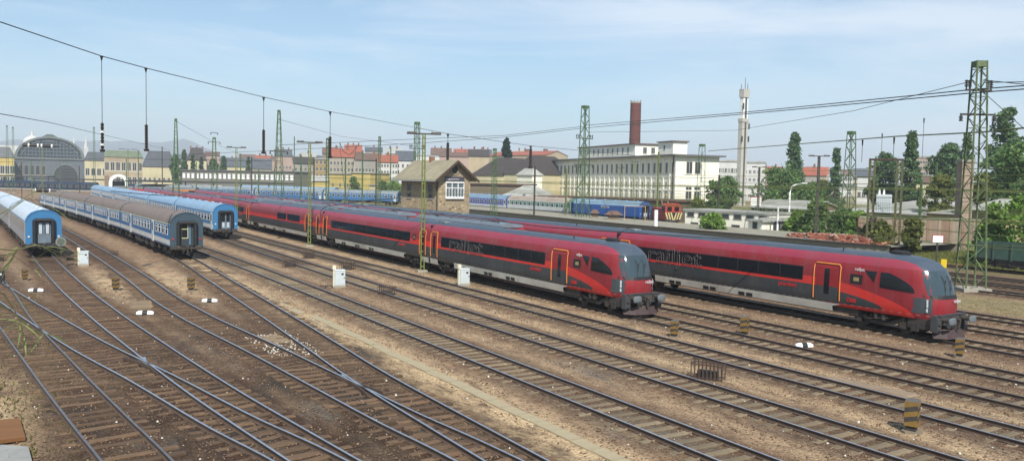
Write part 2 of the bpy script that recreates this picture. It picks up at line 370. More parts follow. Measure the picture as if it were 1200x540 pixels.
def express_proto(Lc, driving, bands, doors, displays, letter=None):
    P = Proto(); Lb = Lc-.22
    b = MB(); y0 = YN if driving else .06
    full = [(-x, z) for x, z in PF]+[(x, z) for x, z in PF[-2::-1]]
    ys = [y0]+[y0+(Lb-y0)*k/8 for k in range(1, 9)]
    b.loft([[(x, y, z) for x, z in full] for y in ys])
    b.face([(x, Lb, z) for x, z in full][::-1])
    b.face([(1.3, y0, .95), (-1.3, y0, .95), (-1.3, Lb, .95), (1.3, Lb, .95)])
    if driving:
        K = 22; rows = []
        for (ww, z), f in zip(PF, FR):
            r_ = []
            for k in range(K+1):
                th = math.pi-math.pi*k/K; c_, s_ = math.cos(th), math.sin(th)
                r_.append((ww*math.copysign(abs(c_)**(2/NSE), c_), YN-(YN-f)*abs(s_)**(2/NSE), z))
            rows.append(r_)
        b.loft(rows)
        b.face([(p[0], p[1], .95) for p in rows[0]][::-1])
    else: b.face([(x, y0, z) for x, z in full])
    me = b.mesh('body', m_liv_d if driving else m_liv, True)
    me.set_sharp_from_angle(angle=R(38))
    P.add('body', me)
    # skirts
    sk = MB()
    s0 = 5.2 if driving else 4.3
    def skirt(y0, y1, cut=0):
        for s in (-1, 1):
            sk.loft([[(s*1.375, y0+cut, .94), (s*1.395, y0+cut*.2, 1.09)], [(s*1.375, y1, .94), (s*1.395, y1, 1.09)]])
            sk.loft([[(s*1.375, y0+cut, .94), (s*1.33, y0+cut, .66)], [(s*1.375, y1, .94), (s*1.33, y1, .66)]])
            sk.face([(s*1.33, y0+cut, .66), (s*1.33, y1, .66), (0, y1, .66), (0, y0+cut, .66)])
    skirt(s0, Lb-4.3, .7)
    skirt(Lb-1.5, Lb-.1)
    if not driving: skirt(.1, 1.5)
    ki = P.add('skirt', sk.mesh('skirt', m_skirt))
    v = MB()
    for dy in (0, .62): v.loft([[(-1.385, dy, .90), (-1.35, dy, .69)], [(-1.385, dy+.5, .90), (-1.35, dy+.5, .69)]])
    mv = v.mesh('vent', m_black)
    for fr in (.42, .62, .83): P.add('vent', mv, ki, (0, s0+(Lb-4.3-s0)*fr, 0))
    # window bands, each pane a part
    for (a, c_, nw) in bands:
        mb_ = strip_on_side(flat_x, [a, c_], lambda y: 2.14, lambda y: 2.93, .004)
        kb = P.add('window_band', mb_.mesh('window_band', m_black))
        wd = (c_-a)/nw
        mp_ = strip_on_side(flat_x, [.05, wd-.05], lambda y: 2.18, lambda y: 2.89, .012).mesh('window', m_glass)
        for k in range(nw): P.add('window', mp_, kb, (0, a+k*wd, 0))
    for (a, c_) in doors:
        d = MB(); rows = []
        zz = [1.0, 1.2, 1.5, 1.98, 2.2, 2.6, 3.0, 3.15]
        d.loft([[(-prof_w(z)-.012, y, z) for z in zz] for y in (a+.12, c_-.12)], mf=lambda i, j: 1 if j < 3 else 0)
        kd = P.add('door', d.mesh('door', [m_reddoor, m_greydoor]))
        f = MB()
        for y in (a, c_): f.tube([(-prof_w(z)-.02, y, z) for z in (1.25, 1.6, 2.0, 2.5, 2.9, 3.1)]+[(-prof_w(3.22)-.02, y+(.12 if y == a else -.12), 3.22)], .036, 4)
        f.tube([(-prof_w(3.22)-.02, a+.1, 3.22), (-prof_w(3.22)-.02, c_-.1, 3.22)], .05, 4)
        P.add('door_frame', f.mesh('door_frame', m_orange), kd)
        mid = (a+c_)/2
        P.add('door_window', strip_on_side(flat_x, [mid-.17, mid+.17], lambda y: 1.55, lambda y: 2.95, .02).mesh('door_window', m_glass), kd)
    for (a, c_) in displays:
        dd = strip_on_side(flat_x, [a, c_], lambda y: 2.30, lambda y: 2.82, .008).mesh('display', m_black)
        kd = P.add('display', dd)
        P.add('display_panel', strip_on_side(flat_x, [a+(c_-a)*.28, c_-(c_-a)*.28], lambda y: 2.46, lambda y: 2.66, .014).mesh('display_panel', M('display_amber', (.30, .22, .10), .5)), kd)
    if letter is not None: P.add('lettering', ME_BIG, loc=(-1.45, letter, 2.05))
    P.add('premium_lettering', ME_PREM, loc=(-1.425, (9.6 if driving else 6.0), 1.68))
    # gangway, roof fittings, underframe
    g = MB(); g.box(-1.18, 1.18, Lb-.05, Lc+.04, 1.0, 3.72); P.add('gangway', g.mesh('gangway', m_black))
    r_ = MB(); r_.box(-.55, .1, Lb-1.0, Lb-.35, 3.93, 4.05); P.add('roof_hatch', r_.mesh('roof_hatch', M('roof_hatch_grey', S('a9b4b4', .6), .6)))
    r2 = MB(); r2.tube([(-.62, Lb-.1, 3.9), (-.62, Lb-.3, 4.14), (-.62, 6 if driving else .5, 4.12)], .02, 4); r2.cyl((-.62, 5.9, 3.9), (-.62, 5.9, 4.13), .04, n=6)
    P.add('roof_cable', r2.mesh('roof_cable', m_wire))
    u = MB(); u.box(-1.2, 1.2, 4.4 if driving else 4.2, Lb-4.4, .6, .95)
    P.add('underframe', u.mesh('underframe', m_dark))
    add_bogie(P, 3.15 if driving else 2.75); add_bogie(P, Lb-2.75)
    if driving:
        ws = MB(); rows = []
        for k in range(9):
            z = 2.16+(3.34-2.16)*k/8; hw = 1.10-.10*max(0, (z-2.9)/.44); rows.append([(hw*(q/6-1), nose_y(hw*(q/6-1), z)-.014, z) for q in range(13)])
        ws.loft(rows); kw = P.add('windscreen', smesh(ws, 'windscreen', m_screen))
        wf = MB(); z0 = 2.02
        rows = []
        for z in (1.99, 2.17): rows.append([(1.2*(q/6-1), nose_y(1.2*(q/6-1), z)-.012, z) for q in range(13)])
        wf.loft(rows); P.add('windscreen_sill', wf.mesh('windscreen_sill', m_black))
        for s in (-.34, .12):
            wp = MB(); wp.tube([(s, nose_y(s, 2.18)-.05, 2.18), (s+.18, nose_y(s, 2.7)-.05, 2.75), (s+.12, nose_y(s, 3.1)-.04, 3.1)], .018, 4); wp.tube([(s+.05, nose_y(s, 2.42)-.06, 2.42), (s+.3, nose_y(s, 2.85)-.05, 2.9)], .02, 4)
            P.add('wiper', wp.mesh('wiper', m_black), kw)
        for s in (-1, 1):
            h = MB(); rows = []
            for k in range(7):
                z = 1.24+(2.0-1.24)*k/6; rows.append([(s*(1.02+.30*q/6), nose_y(s*(1.02+.30*q/6), z)-.014, z) for q in range(7)])
            h.loft(rows); kh = P.add('headlight', h.mesh('headlight', M('headlight_cover', (.05, .062, .07), .12, spec=.8)))
            for z in (1.42, 1.66, 1.86):
                q = MB(); x = s*1.13; q.box(x-.07, x+.05, nose_y(x, z)-.035, nose_y(x, z)+.02, z-.095, z+.095); P.add('lamp', q.mesh('lamp', M('lamp_glass', (.45, .5, .52), .15, spec=.8)), kh)
        # cab side windows, the big one quarter round at the front
        for sg in (-1, 1):
            P.add('cab_window', strip_on_side(nose_x, [1.22+.06*k for k in range(32)], lambda y: 2.20+.05*(y-1.2), lambda y: 2.28+.80*max(0, min(1, (y-1.22)/1.35))**.55, .012, 6, sgn=sg).mesh('cab_window', m_glass))
            P.add('cab_window', strip_on_side(nose_x, [3.3+.06*k for k in range(12)], lambda y: 3.04-.66*max(0, min(1, (y-3.3)/.12))*(1-(y-3.3)/.68), lambda y: 3.08, .012, 4, sgn=sg).mesh('cab_window', m_glass))
        # bumper beam, steps, buffers, coupler, plough
        bb = MB(); bb.box(-1.3, 1.3, .02, .35, .72, 1.22); bb.box(-1.32, -.98, -.06, .3, .42, 1.1); bb.box(.98, 1.32, -.06, .3, .42, 1.1); bb.box(-.4, .4, -.03, .2, .5, .9); bb.box(-1.15, 1.15, -.02, .06, 1.2, 1.27)
        kb = P.add('bumper', bb.mesh('bumper', m_beam))
        stp = MB().box(-1.26, -1.02, -.12, 0, 0, .04).mesh('step', m_dark)
        P.add('step', stp, kb, (0, 0, .50)); P.add('step', stp, kb, (0, 0, .78))
        for s in (-1, 1): P.add('buffer', ME_BUFFER, kb, (s*.875, .0, 1.02))
        P.add('coupler', ME_COUPLER, loc=(0, .0, 1.0))
        pl = MB(); pl.loft([[(-1.2, .25, .50), (-.7, -.1, .50), (0, -.2, .50), (.7, -.1, .50), (1.2, .25, .50)], [(-1.28, .12, .12), (-.75, -.3, .10), (0, -.42, .10), (.75, -.3, .10), (1.28, .12, .12)]])
        pl.loft([[(-1.28, .16, .12), (-.75, -.26, .10), (0, -.38, .10), (.75, -.26, .10), (1.28, .16, .12)], [(-1.2, .29, .50), (-.7, -.06, .50), (0, -.16, .50), (.7, -.06, .50), (1.2, .29, .50)]])
        P.add('plough', pl.mesh('plough', m_plow))
        fit = MB(); fit.box(-1.15, 1.15, .3, 1.6, .45, .95); fit.box(-1.2, -.9, 1.0, 1.4, .3, .7)
        P.add('front_underframe', fit.mesh('front_underframe', m_dark))
        hn = MB(); n_ = 12
        ring = lambda z, k: [(.32*k*math.cos(2*math.pi*i/n_), 2.9+.55*k*math.sin(2*math.pi*i/n_), z) for i in range(n_)]
        hn.loft([ring(3.9, 1), ring(4.10, 1), ring(4.17, .75)], close=True); hn.face(ring(4.17, .75))
        P.add('roof_horn', hn.mesh('roof_horn', m_black))
        P.add('maker_mark', ME_MARK, loc=(-1.43, 5.0, 1.30))
        P.add('small_lettering', ME_SMALL, loc=(-1.385, 4.6, 3.02))
        mf_ = ME_SMALL.copy(); mf_.transform(Matrix.Rotation(R(90), 4, 'Z')); P.add('front_lettering', mf_, loc=(.15, .03, 1.80))
        mn = ME_NUM.copy(); mn.transform(Matrix.Rotation(R(90), 4, 'Z')); P.add('roof_number', mn, loc=(-.25, 1.0, 3.40))
    return P
def smesh(b, name, mat): return b.mesh(name, mat, True)

driving = express_proto(24.9, True, [(7.9, 22.6, 9)], [(5.45, 7.15), (23.2, 24.4)], [(4.1, 4.85)], letter=21.2)
coach_a = express_proto(26.9, False, [(3.7, 23.6, 12)], [(.6, 1.75), (24.9, 26.1)], [(2.6, 3.1)])
coach_b = express_proto(30.6, False, [(7.6, 12.6, 3), (13.1, 17.0, 2)], [(4.2, 5.5), (.5, 1.5)], [(3.0, 3.6)])
EX, GX, FX = 30.5, 39.9, 34.4
def express(P, x, y, label, group):
    t = thing('express_coach', label, 'railway carriage', (x, y, 0), 0, group); P.place(t); return t
EY = [35.15, 59.9, 86.8, 117.4, 144.3, 171.2, 198.1]
elabels = ['driving coach of the left red express, its blunt nose nearest the middle of the yard',
 'second coach of the left red express train, behind the lamp mast with the T head', 'third coach of the left red express train, with two short windows and blank red flank',
 'fourth coach of the left red express train, first one hidden behind the blue coach end', 'fifth coach of the left red express train, only its wine red roof edge showing',
 'sixth coach of the left red express train, far down the track by the blue coaches', 'last coach of the left red express train, nearest the station']
for i, y in enumerate(EY):
    express([driving, coach_a, coach_b, coach_a, coach_a, coach_a, coach_a][i], EX, y, elabels[i], 'coaches of the left red express')
glabels = ['driving coach of the right red express, with large outlined lettering across its windows',
 'second coach of the right red express train, its roof showing past the left train', 'third coach of the right red express train, behind the grey roofed locomotives',
 'fourth coach of the right red express train, in front of the brick signal cabin', 'fifth coach of the right red express train, roof edge beyond the grey locomotives',
 'sixth coach of the right red express train, further down the yard', 'last coach of the right red express train, nearest the station']
for i in range(7):
    y = 22.85+24.9*(i > 0)+26.9*max(0, i-1)
    express(driving if i == 0 else coach_a, GX, y, glabels[i], 'coaches of the right red express')

# ------------------------------------------------------------------ grey roofed red locomotives standing between the two expresses
m_locored = M('locomotive_red', (.42, .03, .035), .4, 0, .15, 1.2, .3)
m_locoroof = M('locomotive_roof', S('8494a2', .62), .6, 0, .15, 1, .35, (.12, .11, .10))
def loco_proto(Ll):
    P = Proto(); b = MB()
    pf = [(1.42, .95), (1.47, 1.3), (1.47, 2.9), (1.36, 3.3), (1.15, 3.62), (1.0, 3.72)]
    rows = []
    for y, k, zz in ((.35, .9, 1.2), (.42, .95, 2.0), (.9, .93, 2.9), (1.6, .9, 3.5), (2.6, .94, 3.72), (Ll-2.6, .94, 3.72), (Ll-1.6, .9, 3.5), (Ll-.9, .93, 2.9), (Ll-.42, .95, 2.0), (Ll-.35, .9, 1.2)):
        f = 1 if 2 < y < Ll-2 else k
        full = [(-x*f, min(z, zz)) for x, z in pf]+[(x*f, min(z, zz)) for x, z in pf[::-1]]
        rows.append([(x, y, z) for x, z in full])
    b.loft(rows); b.face(rows[0]); b.face(rows[-1][::-1])
    P.add('body', b.mesh('body', m_locored))
    r = MB(); rr = [(-1.05, 3.70), (-.95, 3.96), (-.5, 4.06), (0, 4.08), (.5, 4.06), (.95, 3.96), (1.05, 3.70)]
    r.loft([[(x, y, z) for x, z in rr] for y in (2.2, 2.5, Ll-2.5, Ll-2.2)]); r.face([(x, 2.2, z) for x, z in rr]); r.face([(x, Ll-2.2, z) for x, z in rr][::-1])
    P.add('roof', r.mesh('roof', m_locoroof))
    c = MB(); c.tube([(-.7, 3, 4.1), (-.7, Ll-3, 4.1)], .03, 5)
    for k in range(6): c.cyl((-.7, 3.2+k*(Ll-6.4)/5, 3.95), (-.7, 3.2+k*(Ll-6.4)/5, 4.1), .05, n=6)
    P.add('roof_busbar', c.mesh('roof_busbar', m_wire))
    d = MB()
    for y in (4, Ll-6):
        d.bar((-.5, y, 4.1), (-.45, y+1.6, 4.22), .05).bar((.5, y, 4.1), (.45, y+1.6, 4.22), .05).bar((-.8, y+1.7, 4.24), (.8, y+1.7, 4.24), .05)
    P.add('pantograph', d.mesh('pantograph', m_wire))
    for y in (.9, Ll-.9):
        q = MB(); s = 1 if y < 5 else -1
        q.face([(-1.1, y-s*.28, 2.1), (1.1, y-s*.28, 2.1), (1.05, y+s*.16, 2.85), (-1.05, y+s*.16, 2.85)][::s]); P.add('windscreen', q.mesh('windscreen', m_screen))
    add_bogie(P, 4.2); add_bogie(P, Ll-4.2)
    u = MB(); u.box(-1.3, 1.3, .4, Ll-.4, .6, .97); P.add('underframe', u.mesh('underframe', m_dark))
    for s in (-.875, .875): P.add('buffer', ME_BUFFER_D, loc=(s, .4, 1.02))
    return P
LOCO = loco_proto(20.2)
for i, l in enumerate(['nearest grey roofed red locomotive, its rounded cab top showing between the two expresses', 'second grey roofed red locomotive between the expresses, behind the lamp mast', 'third grey roofed red locomotive between the expresses', 'farthest grey roofed red locomotive between the expresses']):
    t = thing('electric_locomotive', l, 'locomotive', (FX, 53.5+20.2*i, 0), 0, 'locomotives between the two expresses'); LOCO.place(t)

# ------------------------------------------------------------------ blue and white passenger coaches
m_blue = M('coach_blue', S('3f78ae', .70), .45, 0, .12, 1.5, .3, (.16, .15, .14))
m_brightblue = M('coach_bright_blue', S('3a80b4', .72), .45, 0, .12, 1.5, .25, (.15, .15, .15))
m_stripe = M('coach_white', S('dfe3e0', .66), .5, 0, .08, 1.5, .35, (.25, .22, .19))
m_roofbrown = M('coach_roof_brown', S('8d8078', .58), .8, 0, .18, .8, .5, (.10, .085, .075))
m_roofblue = M('coach_roof_blue', S('8fb2cf', .70), .55, 0, .12, .7, .4, (.18, .18, .18))
m_roofpale = M('coach_roof_pale', S('c9d6e2', .72), .5, 0, .1, .7, .3, (.25, .25, .25))
m_endteal = M('coach_end_teal', S('435c6c', .60), .6, 0, .2, 1.5, .45, (.06, .06, .06))
m_dull = M('coach_dull_grey', S('a9a9ad', .66), .6, 0, .15, 1.2, .5, (.2, .17, .16))
m_cream = M('coach_line_cream', S('d9d6a8', .7), .5)
m_frame = M('window_frame_white', (.62, .64, .64), .5)
m_violet = M('coach_violet', S('4a55b0', .72), .5, 0, .15, 1.5, .3, (.2, .18, .2))
m_mint = M('coach_mint', S('6f9c8c', .75), .5, 0, .15, 1.5, .3)
HP = [(1.36, 1.0), (1.41, 1.17), (1.41, 1.62), (1.41, 2.0), (1.41, 2.98), (1.40, 3.06)]
HR = [(1.40, 3.06), (1.36, 3.2), (1.22, 3.5), (.95, 3.78), (.5, 3.98), (0, 4.05)]
def hwin_meshes(wd, ht, fr=m_frame):
    b = MB(); a = .05
    b.box(-.02, .03, 0, a, 0, ht).box(-.02, .03, wd-a, wd, 0, ht).box(-.02, .03, a, wd-a, 0, a).box(-.02, .03, a, wd-a, ht-a, ht).box(-.02, .02, a, wd-a, ht*.62, ht*.62+.06)
    p = MB(); p.box(-.005, .03, a*.5, wd-a*.5, a*.5, ht-a*.5)
    return b.mesh('window', fr), p.mesh('pane', m_glass)
def coach_proto(Lc, mats, roofm, endm, wins, doors, winz=(2.02, 2.84), winw=1.05, framem=m_frame, doorm=m_stripe, endstyle='open', gang=True):
    """mats: bottom, stripe, stripe2, band, line"""
    P = Proto(); b = MB(); Lb = Lc-.25
    full = [(-x, z) for x, z in HP]+[(x, z) for x, z in HP[::-1]]
    n = len(HP)
    mf = lambda i, j: j if j < n-1 else (n if j == n-1 else 2*n-2-j)
    b.loft([[(x, y, z) for x, z in full] for y in (0, Lb*.5, Lb)], mf=lambda i, j: min(mf(i, j), 5))
    endp = [(-x, z) for x, z in HP]+[(-x, z) for x, z in HR[1:]]+[(x, z) for x, z in HR[-2::-1]]+[(x, z) for x, z in HP[-2::-1]]
    b.face([(x, 0, z) for x, z in endp], 5); b.face([(x, Lb, z) for x, z in endp][::-1], 5)
    P.add('body', b.mesh('body', list(mats)+[endm]))
    r = MB(); rr = [(-x*1.005, z+.01) for x, z in HR]+[(x*1.005, z+.01) for x, z in HR[-2::-1]]
    rows = [[(x, .05, z) for x, z in rr], [(x, Lb*.5, z) for x, z in rr], [(x, Lb-.05, z) for x, z in rr]]
    # the first metre of the roof dips to the end wall
    r.loft(rows); ro = smesh(r, 'roof', roofm); kr = P.add('roof', ro)
    v = MB(); v.cyl((0, 0, 0), (0, 0, .14), .22, .16, 8)
    mv = v.mesh('roof_vent', roofm)
    for k in range(6): P.add('roof_vent', mv, kr, (.0, Lb*(.1+.16*k), 4.0))
    lip = MB(); lip.loft([[(x*1.02, y, z+.03) for x, z in rr] for y in (-.04, .10)]); lip.loft([[(x*1.02, -.04, z+.03) for x, z in rr], [(x*.96, -.04, z-.05) for x, z in rr]])
    P.add('roof_end', lip.mesh('roof_end', endm))
    mw, mp_ = hwin_meshes(winw, winz[1]-winz[0], framem)
    for y in wins:
        k = P.add('window', mw, loc=(-1.415, y, winz[0])); P.add('pane', mp_, k)
    dm = MB(); dm.box(-.03, .02, 0, .85, 1.02, 3.0); md = dm.mesh('door', doorm)
    dw = MB(); dw.box(-.04, .02, .22, .63, 2.05, 2.8); mdw = dw.mesh('door_window', m_glass)
    ds = MB(); ds.box(-.12, .1, -.05, .9, .55, .6).box(-.05, .1, -.05, .9, .8, .84); mds = ds.mesh('door_step', m_dark)
    for y in doors:
        k = P.add('door', md, loc=(-1.415, y, 0)); P.add('door_window', mdw, k); P.add('door_step', mds, k)
    # gangway end
    g = MB()
    for s in (-1, 1):
        pts = [(s*.72, -.2, 1.15), (s*.72, -.2, 3.15)]
        g.cyl(pts[0], pts[1], .17, n=10)
    g.cyl((-.72, -.2, 3.15), (.72, -.2, 3.15), .17, n=10); g.box(-.9, .9, -.12, .02, .98, 1.12); g.box(-.8, -.6, -.2, .02, 1.1, 3.2); g.box(.6, .8, -.2, .02, 1.1, 3.2)
    P.add('gangway', g.mesh('gangway', m_black))
    if endstyle == 'open':
        e = MB(); e.box(-.55, .55, -.05, .01, 1.12, 3.0); ke = P.add('end_door', e.mesh('end_door', M('end_door_dark', (.03, .04, .045), .6)))
        f = MB(); f.box(-.42, .12, -.085, -.05, 1.75, 1.82).box(-.42, .12, -.085, -.05, 2.55, 2.61).box(.06, .12, -.085, -.05, 1.82, 2.98); P.add('window_frame', f.mesh('window_frame', m_cream), ke)
        p = MB(); p.box(-.40, .06, -.07, -.05, 1.82, 2.95); P.add('pane', p.mesh('pane', m_glass), ke)
        p = MB(); p.box(.2, .32, -.075, -.05, 1.2, 2.95); P.add('door_leaf', p.mesh('door_leaf', M('door_leaf_blue', S('5d86a8', .7), .5)), ke)
    else:
        e = MB(); e.box(-.55, .55, -.05, .01, 1.12, 3.0); ke = P.add('end_door', e.mesh('end_door', M('end_door_grey', S('7f8f9c', .6), .55, 0, .2, 3, .4)))
        for s in (-1, 1):
            p = MB(); p.box(s*.27-.19, s*.27+.19, -.075, -.05, 1.95, 2.9); k = P.add('pane', p.mesh('pane', m_glass), ke)
            q = MB(); q.box(s*.27-.12, s*.27+.14, -.09, -.07, 1.95 if endstyle == 'strip' else 1.3, 2.9 if endstyle == 'strip' else 1.9); P.add('door_panel', q.mesh('door_panel', M('door_panel_pale', S('c4d2dc', .7), .5)), ke)
    bb = MB(); bb.box(-1.38, 1.38, -.1, .12, .80, 1.05); kb = P.add('buffer_beam', bb.mesh('buffer_beam', m_dark if endstyle == 'open' else m_beam))
    for s in (-.875, .875): P.add('buffer', ME_BUFFER_D, kb, (s, -.08, .98))
    lamp = MB(); lamp.cyl((0, 0, 0), (0, -.06, 0), .09, n=10)
    ml = lamp.mesh('tail_lamp', M('tail_lamp_red', (.35, .03, .03), .3))
    ml2 = lamp.mesh('tail_lamp', M('tail_lamp_pale', (.5, .5, .48), .3))
    for s in (-1.15, 1.15): P.add('tail_lamp', ml if endstyle == 'open' else ml2, loc=(s, 0, 1.7))
    P.add('coupler', ME_COUPLER, loc=(0, -.1, .98))
    u = MB(); u.box(-1.05, 1.05, 5, Lb-5, .75, 1.02)
    for (a, c_) in ((.28, .36), (.42, .47), (.55, .66)): u.box(-1.25, 1.25, Lb*a, Lb*c_, .38, .95)
    for k in range(5): u.box(-1.3, -1.1, Lb*(.2+.15*k), Lb*(.2+.15*k)+.3, .5, .9)
    P.add('underframe', u.mesh('underframe', m_dark))
    add_bogie(P, 3.0); add_bogie(P, Lb-3.0)
    gg = MB(); gg.box(-.85, .85, Lb-.02, Lc, 1.1, 3.3); P.add('gangway', gg.mesh('gangway', m_black))
    return P
def curve_at(pts, s):
    for (a, b) in zip(pts, pts[1:]):
        d = math.dist(a, b)
        if s <= d: k = s/d; return (a[0]+(b[0]-a[0])*k, a[1]+(b[1]-a[1])*k)
        s -= d
    return pts[-1]
def rake(P, pts, Lc, n, name, label, group, start=0, gap=0, L0=None):
    s = start
    for i in range(n):
        l = Lc
        a, b = curve_at(pts, s), curve_at(pts, s+l)
        rz = -math.atan2(b[0]-a[0], b[1]-a[1])
        t = thing(name, label[i], 'railway carriage', (a[0], a[1], 0), rz, group)
        P.place(t); s += l+gap

PATH_2 = [(13.6, 77.2), (13.55, 84), (13.2, 95), (12.45, 110), (10.95, 135), (8.7, 170), (6.0, 205), (1.5, 260)]
winsA = [.9, 2.5, 4.1, 5.75, 9.6, 11.3, 13.0, 14.7, 16.4, 18.1, 22.6, 24.2, 25.8]
C2P = coach_proto(28.5, (m_blue, m_stripe, m_blue, m_blue, m_cream), m_roofbrown, m_endteal, winsA, [7.6, 20.6], endstyle='open', winw=1.02)
rake(C2P, PATH_2, 28.5, 4, 'passenger_coach', ['brown roofed blue and white coach with a grey gangway end facing the camera', 'second coach of the brown roofed blue and white rake', 'third coach of the brown roofed blue and white rake', 'farthest coach of the brown roofed blue and white rake'], 'brown roofed blue and white rake')
C3P = coach_proto(26.4, (m_brightblue, m_stripe, m_brightblue, m_brightblue, m_brightblue), m_roofblue, m_brightblue, [1.9+1.85*k for k in range(12)], [.5, 25.0], endstyle='shut', winw=1.2)
PATH_3 = [(22.0, 100.2), (22.0, 200), (21.3, 290)]
rake(C3P, PATH_3, 26.4, 6, 'passenger_coach', ['bright blue coach end with pale double doors, beside the red express', 'second coach of the bright blue rake next to the red express', 'third coach of the bright blue rake next to the red express', 'fourth coach of the bright blue rake next to the red express', 'fifth coach of the bright blue rake next to the red express', 'last coach of the bright blue rake, near the station'], 'bright blue rake beside the express')
C1P = coach_proto(26.4, (m_dull, m_dull, m_dull, m_dull, m_brightblue), m_roofpale, m_brightblue, [2.2+1.85*k for k in range(12)], [.7, 25.0], endstyle='strip', winw=1.2, framem=M('window_frame_dull', (.2, .2, .2), .5), doorm=m_dull)
PATH_1 = [(2.75, 83.5), (2.5, 90), (1.5, 112), (.3, 136), (-1.1, 160), (-4.5, 210)]
rake(C1P, PATH_1, 26.4, 3, 'passenger_coach', ['bright blue ended coach with black gangway and pale roof, leftmost of all', 'second pale roofed coach behind the blue end at the far left', 'third pale roofed coach at the left edge'], 'pale roofed coaches at the left')
# ------------------------------------------------------------------ tracks and ground
GZ = -.175
def proj(p):
    d = Vector(p)-Vector((0, 0, CAM_H)); z = d.dot(FWD)
    return (600+FOC*d.dot(RGT)/z, 270-FOC*d.dot(UPV)/z) if z > .5 else (-9e3, 0)
def resample(pts, step):
    out = []; L_ = sum(math.dist(a, b) for a, b in zip(pts, pts[1:])); s = 0
    # smooth the polyline first (Catmull-Rom)
    q = [pts[0]]+list(pts)+[pts[-1]]; fine = []
    for i in range(1, len(q)-2):
        p0, p1, p2, p3 = (np.array(q[i+k], float) for k in (-1, 0, 1, 2))
        n = max(2, int(math.dist(p1, p2)/.5))
        for k in range(n):
            t = k/n
            fine.append(.5*((2*p1)+(-p0+p2)*t+(2*p0-5*p1+4*p2-p3)*t*t+(-p0+3*p1-3*p2+p3)*t**3))
    fine.append(np.array(pts[-1], float)); fine = np.array(fine)
    d = np.concatenate([[0], np.cumsum(np.hypot(*np.diff(fine, axis=0).T))])
    ss = np.arange(0, d[-1], step)
    return np.stack([np.interp(ss, d, fine[:, 0]), np.interp(ss, d, fine[:, 1])], 1)
RAILP = [(-.07, -.165), (-.07, -.145), (-.012, -.125), (-.012, -.045), (-.036, -.03), (-.036, -.004), (-.028, 0), (.028, 0), (.036, -.004), (.036, -.03), (.012, -.045), (.012, -.125), (.07, -.145), (.07, -.165)]
def sweep_rail(P):
    T = np.gradient(P, axis=0); T /= np.hypot(T[:, 0], T[:, 1])[:, None]; N = np.stack([T[:, 1], -T[:, 0]], 1)
    b = MB(); b.loft([[(p[0]+n[0]*a, p[1]+n[1]*a, z) for a, z in RAILP] for p, n in zip(P, N)], mf=lambda i, j: 0 if 5 <= j <= 7 else 1)
    return b
def sleeper_mesh(kind, k):
    rr = random.Random(k*13+len(kind)); b = MB(); x = 1.28 if kind == 'wood' else 1.22
    w0 = .125 if kind == 'wood' else .13
    n = 6; rows = []
    for i in range(n+1):
        u = -x+2*x*i/n; j = lambda s: rr.uniform(-s, s)
        if kind == 'wood': h = .05+j(.02)
        else: h = .035+(-.035 if abs(u) > .85 else .012)+j(.012)
        rows.append([(u, -w0-.02, -.12), (u, -w0+j(.012), h-.012), (u, -w0*.7, h), (u, w0*.7, h), (u, w0+j(.012), h-.012), (u, w0+.02, -.12)])
    b.loft(rows); b.face(rows[0][::-1]); b.face(rows[-1])
    for s in (-.75, .75): b.box(s-.17, s+.17, -.09, .09, .02, .055, 1)
    return b.mesh('sleeper', [m_wood if kind == 'wood' else m_conc, m_railside])
SLP = {k: [sleeper_mesh(k, i) for i in range(4)] for k in ('wood', 'conc')}
ALLBED = []
def track(pts, kind, label, spacing=.62, limit=72, far=230):
    t = thing('railway_track', label, None); t['kind'] = 'structure'
    P = resample(pts, 1.0); T = np.gradient(P, axis=0); T /= np.hypot(T[:, 0], T[:, 1])[:, None]; N = np.stack([T[:, 1], -T[:, 0]], 1)
    ALLBED.append((P, kind))
    for s in (-.75, .75): sweep_rail(P+N*s).obj('rail', [m_steel if (kind == 'wood' and pts[0][0] > 5) or 16 < pts[0][0] < 28 else m_steel2, m_railside], t)
    Q = resample(pts, spacing); T = np.gradient(Q, axis=0); fb = MB(); nobj = 0
    rr = random.Random(len(pts)*7+int(pts[0][0]*10))
    for q, tt in zip(Q, T):
        D = math.hypot(*q); ang = math.atan2(-tt[0], tt[1])+rr.uniform(-.02, .02)
        if D > far: break
        px, py = proj((q[0], q[1], 0))
        sink = rr.choice([0, 0, 0, -.008, -.016, -.03]) if kind == 'conc' else rr.choice([0, -.008, -.016, -.025, -.034, -.045, -.06])
        z = GZ+.004+sink
        if D < limit and -60 < px < 1260 and py < 580 and nobj < 295:
            put('sleeper', rr.choice(SLP[kind]), t, None, (q[0]+rr.uniform(-.04, .04), q[1], z), ang); nobj += 1
        elif D >= limit:
            c, s_ = math.cos(ang), math.sin(ang)
            cn = [(-1.25, -.12), (1.25, -.12), (1.25, .12), (-1.25, .12)]
            fb.face([(q[0]+a*c-b_*s_, q[1]+a*s_+b_*c, z+.03) for a, b_ in cn])
    if fb.f: fb.obj('far_sleepers', m_wood if kind == 'wood' else m_conc, t, 'stuff')
    return t
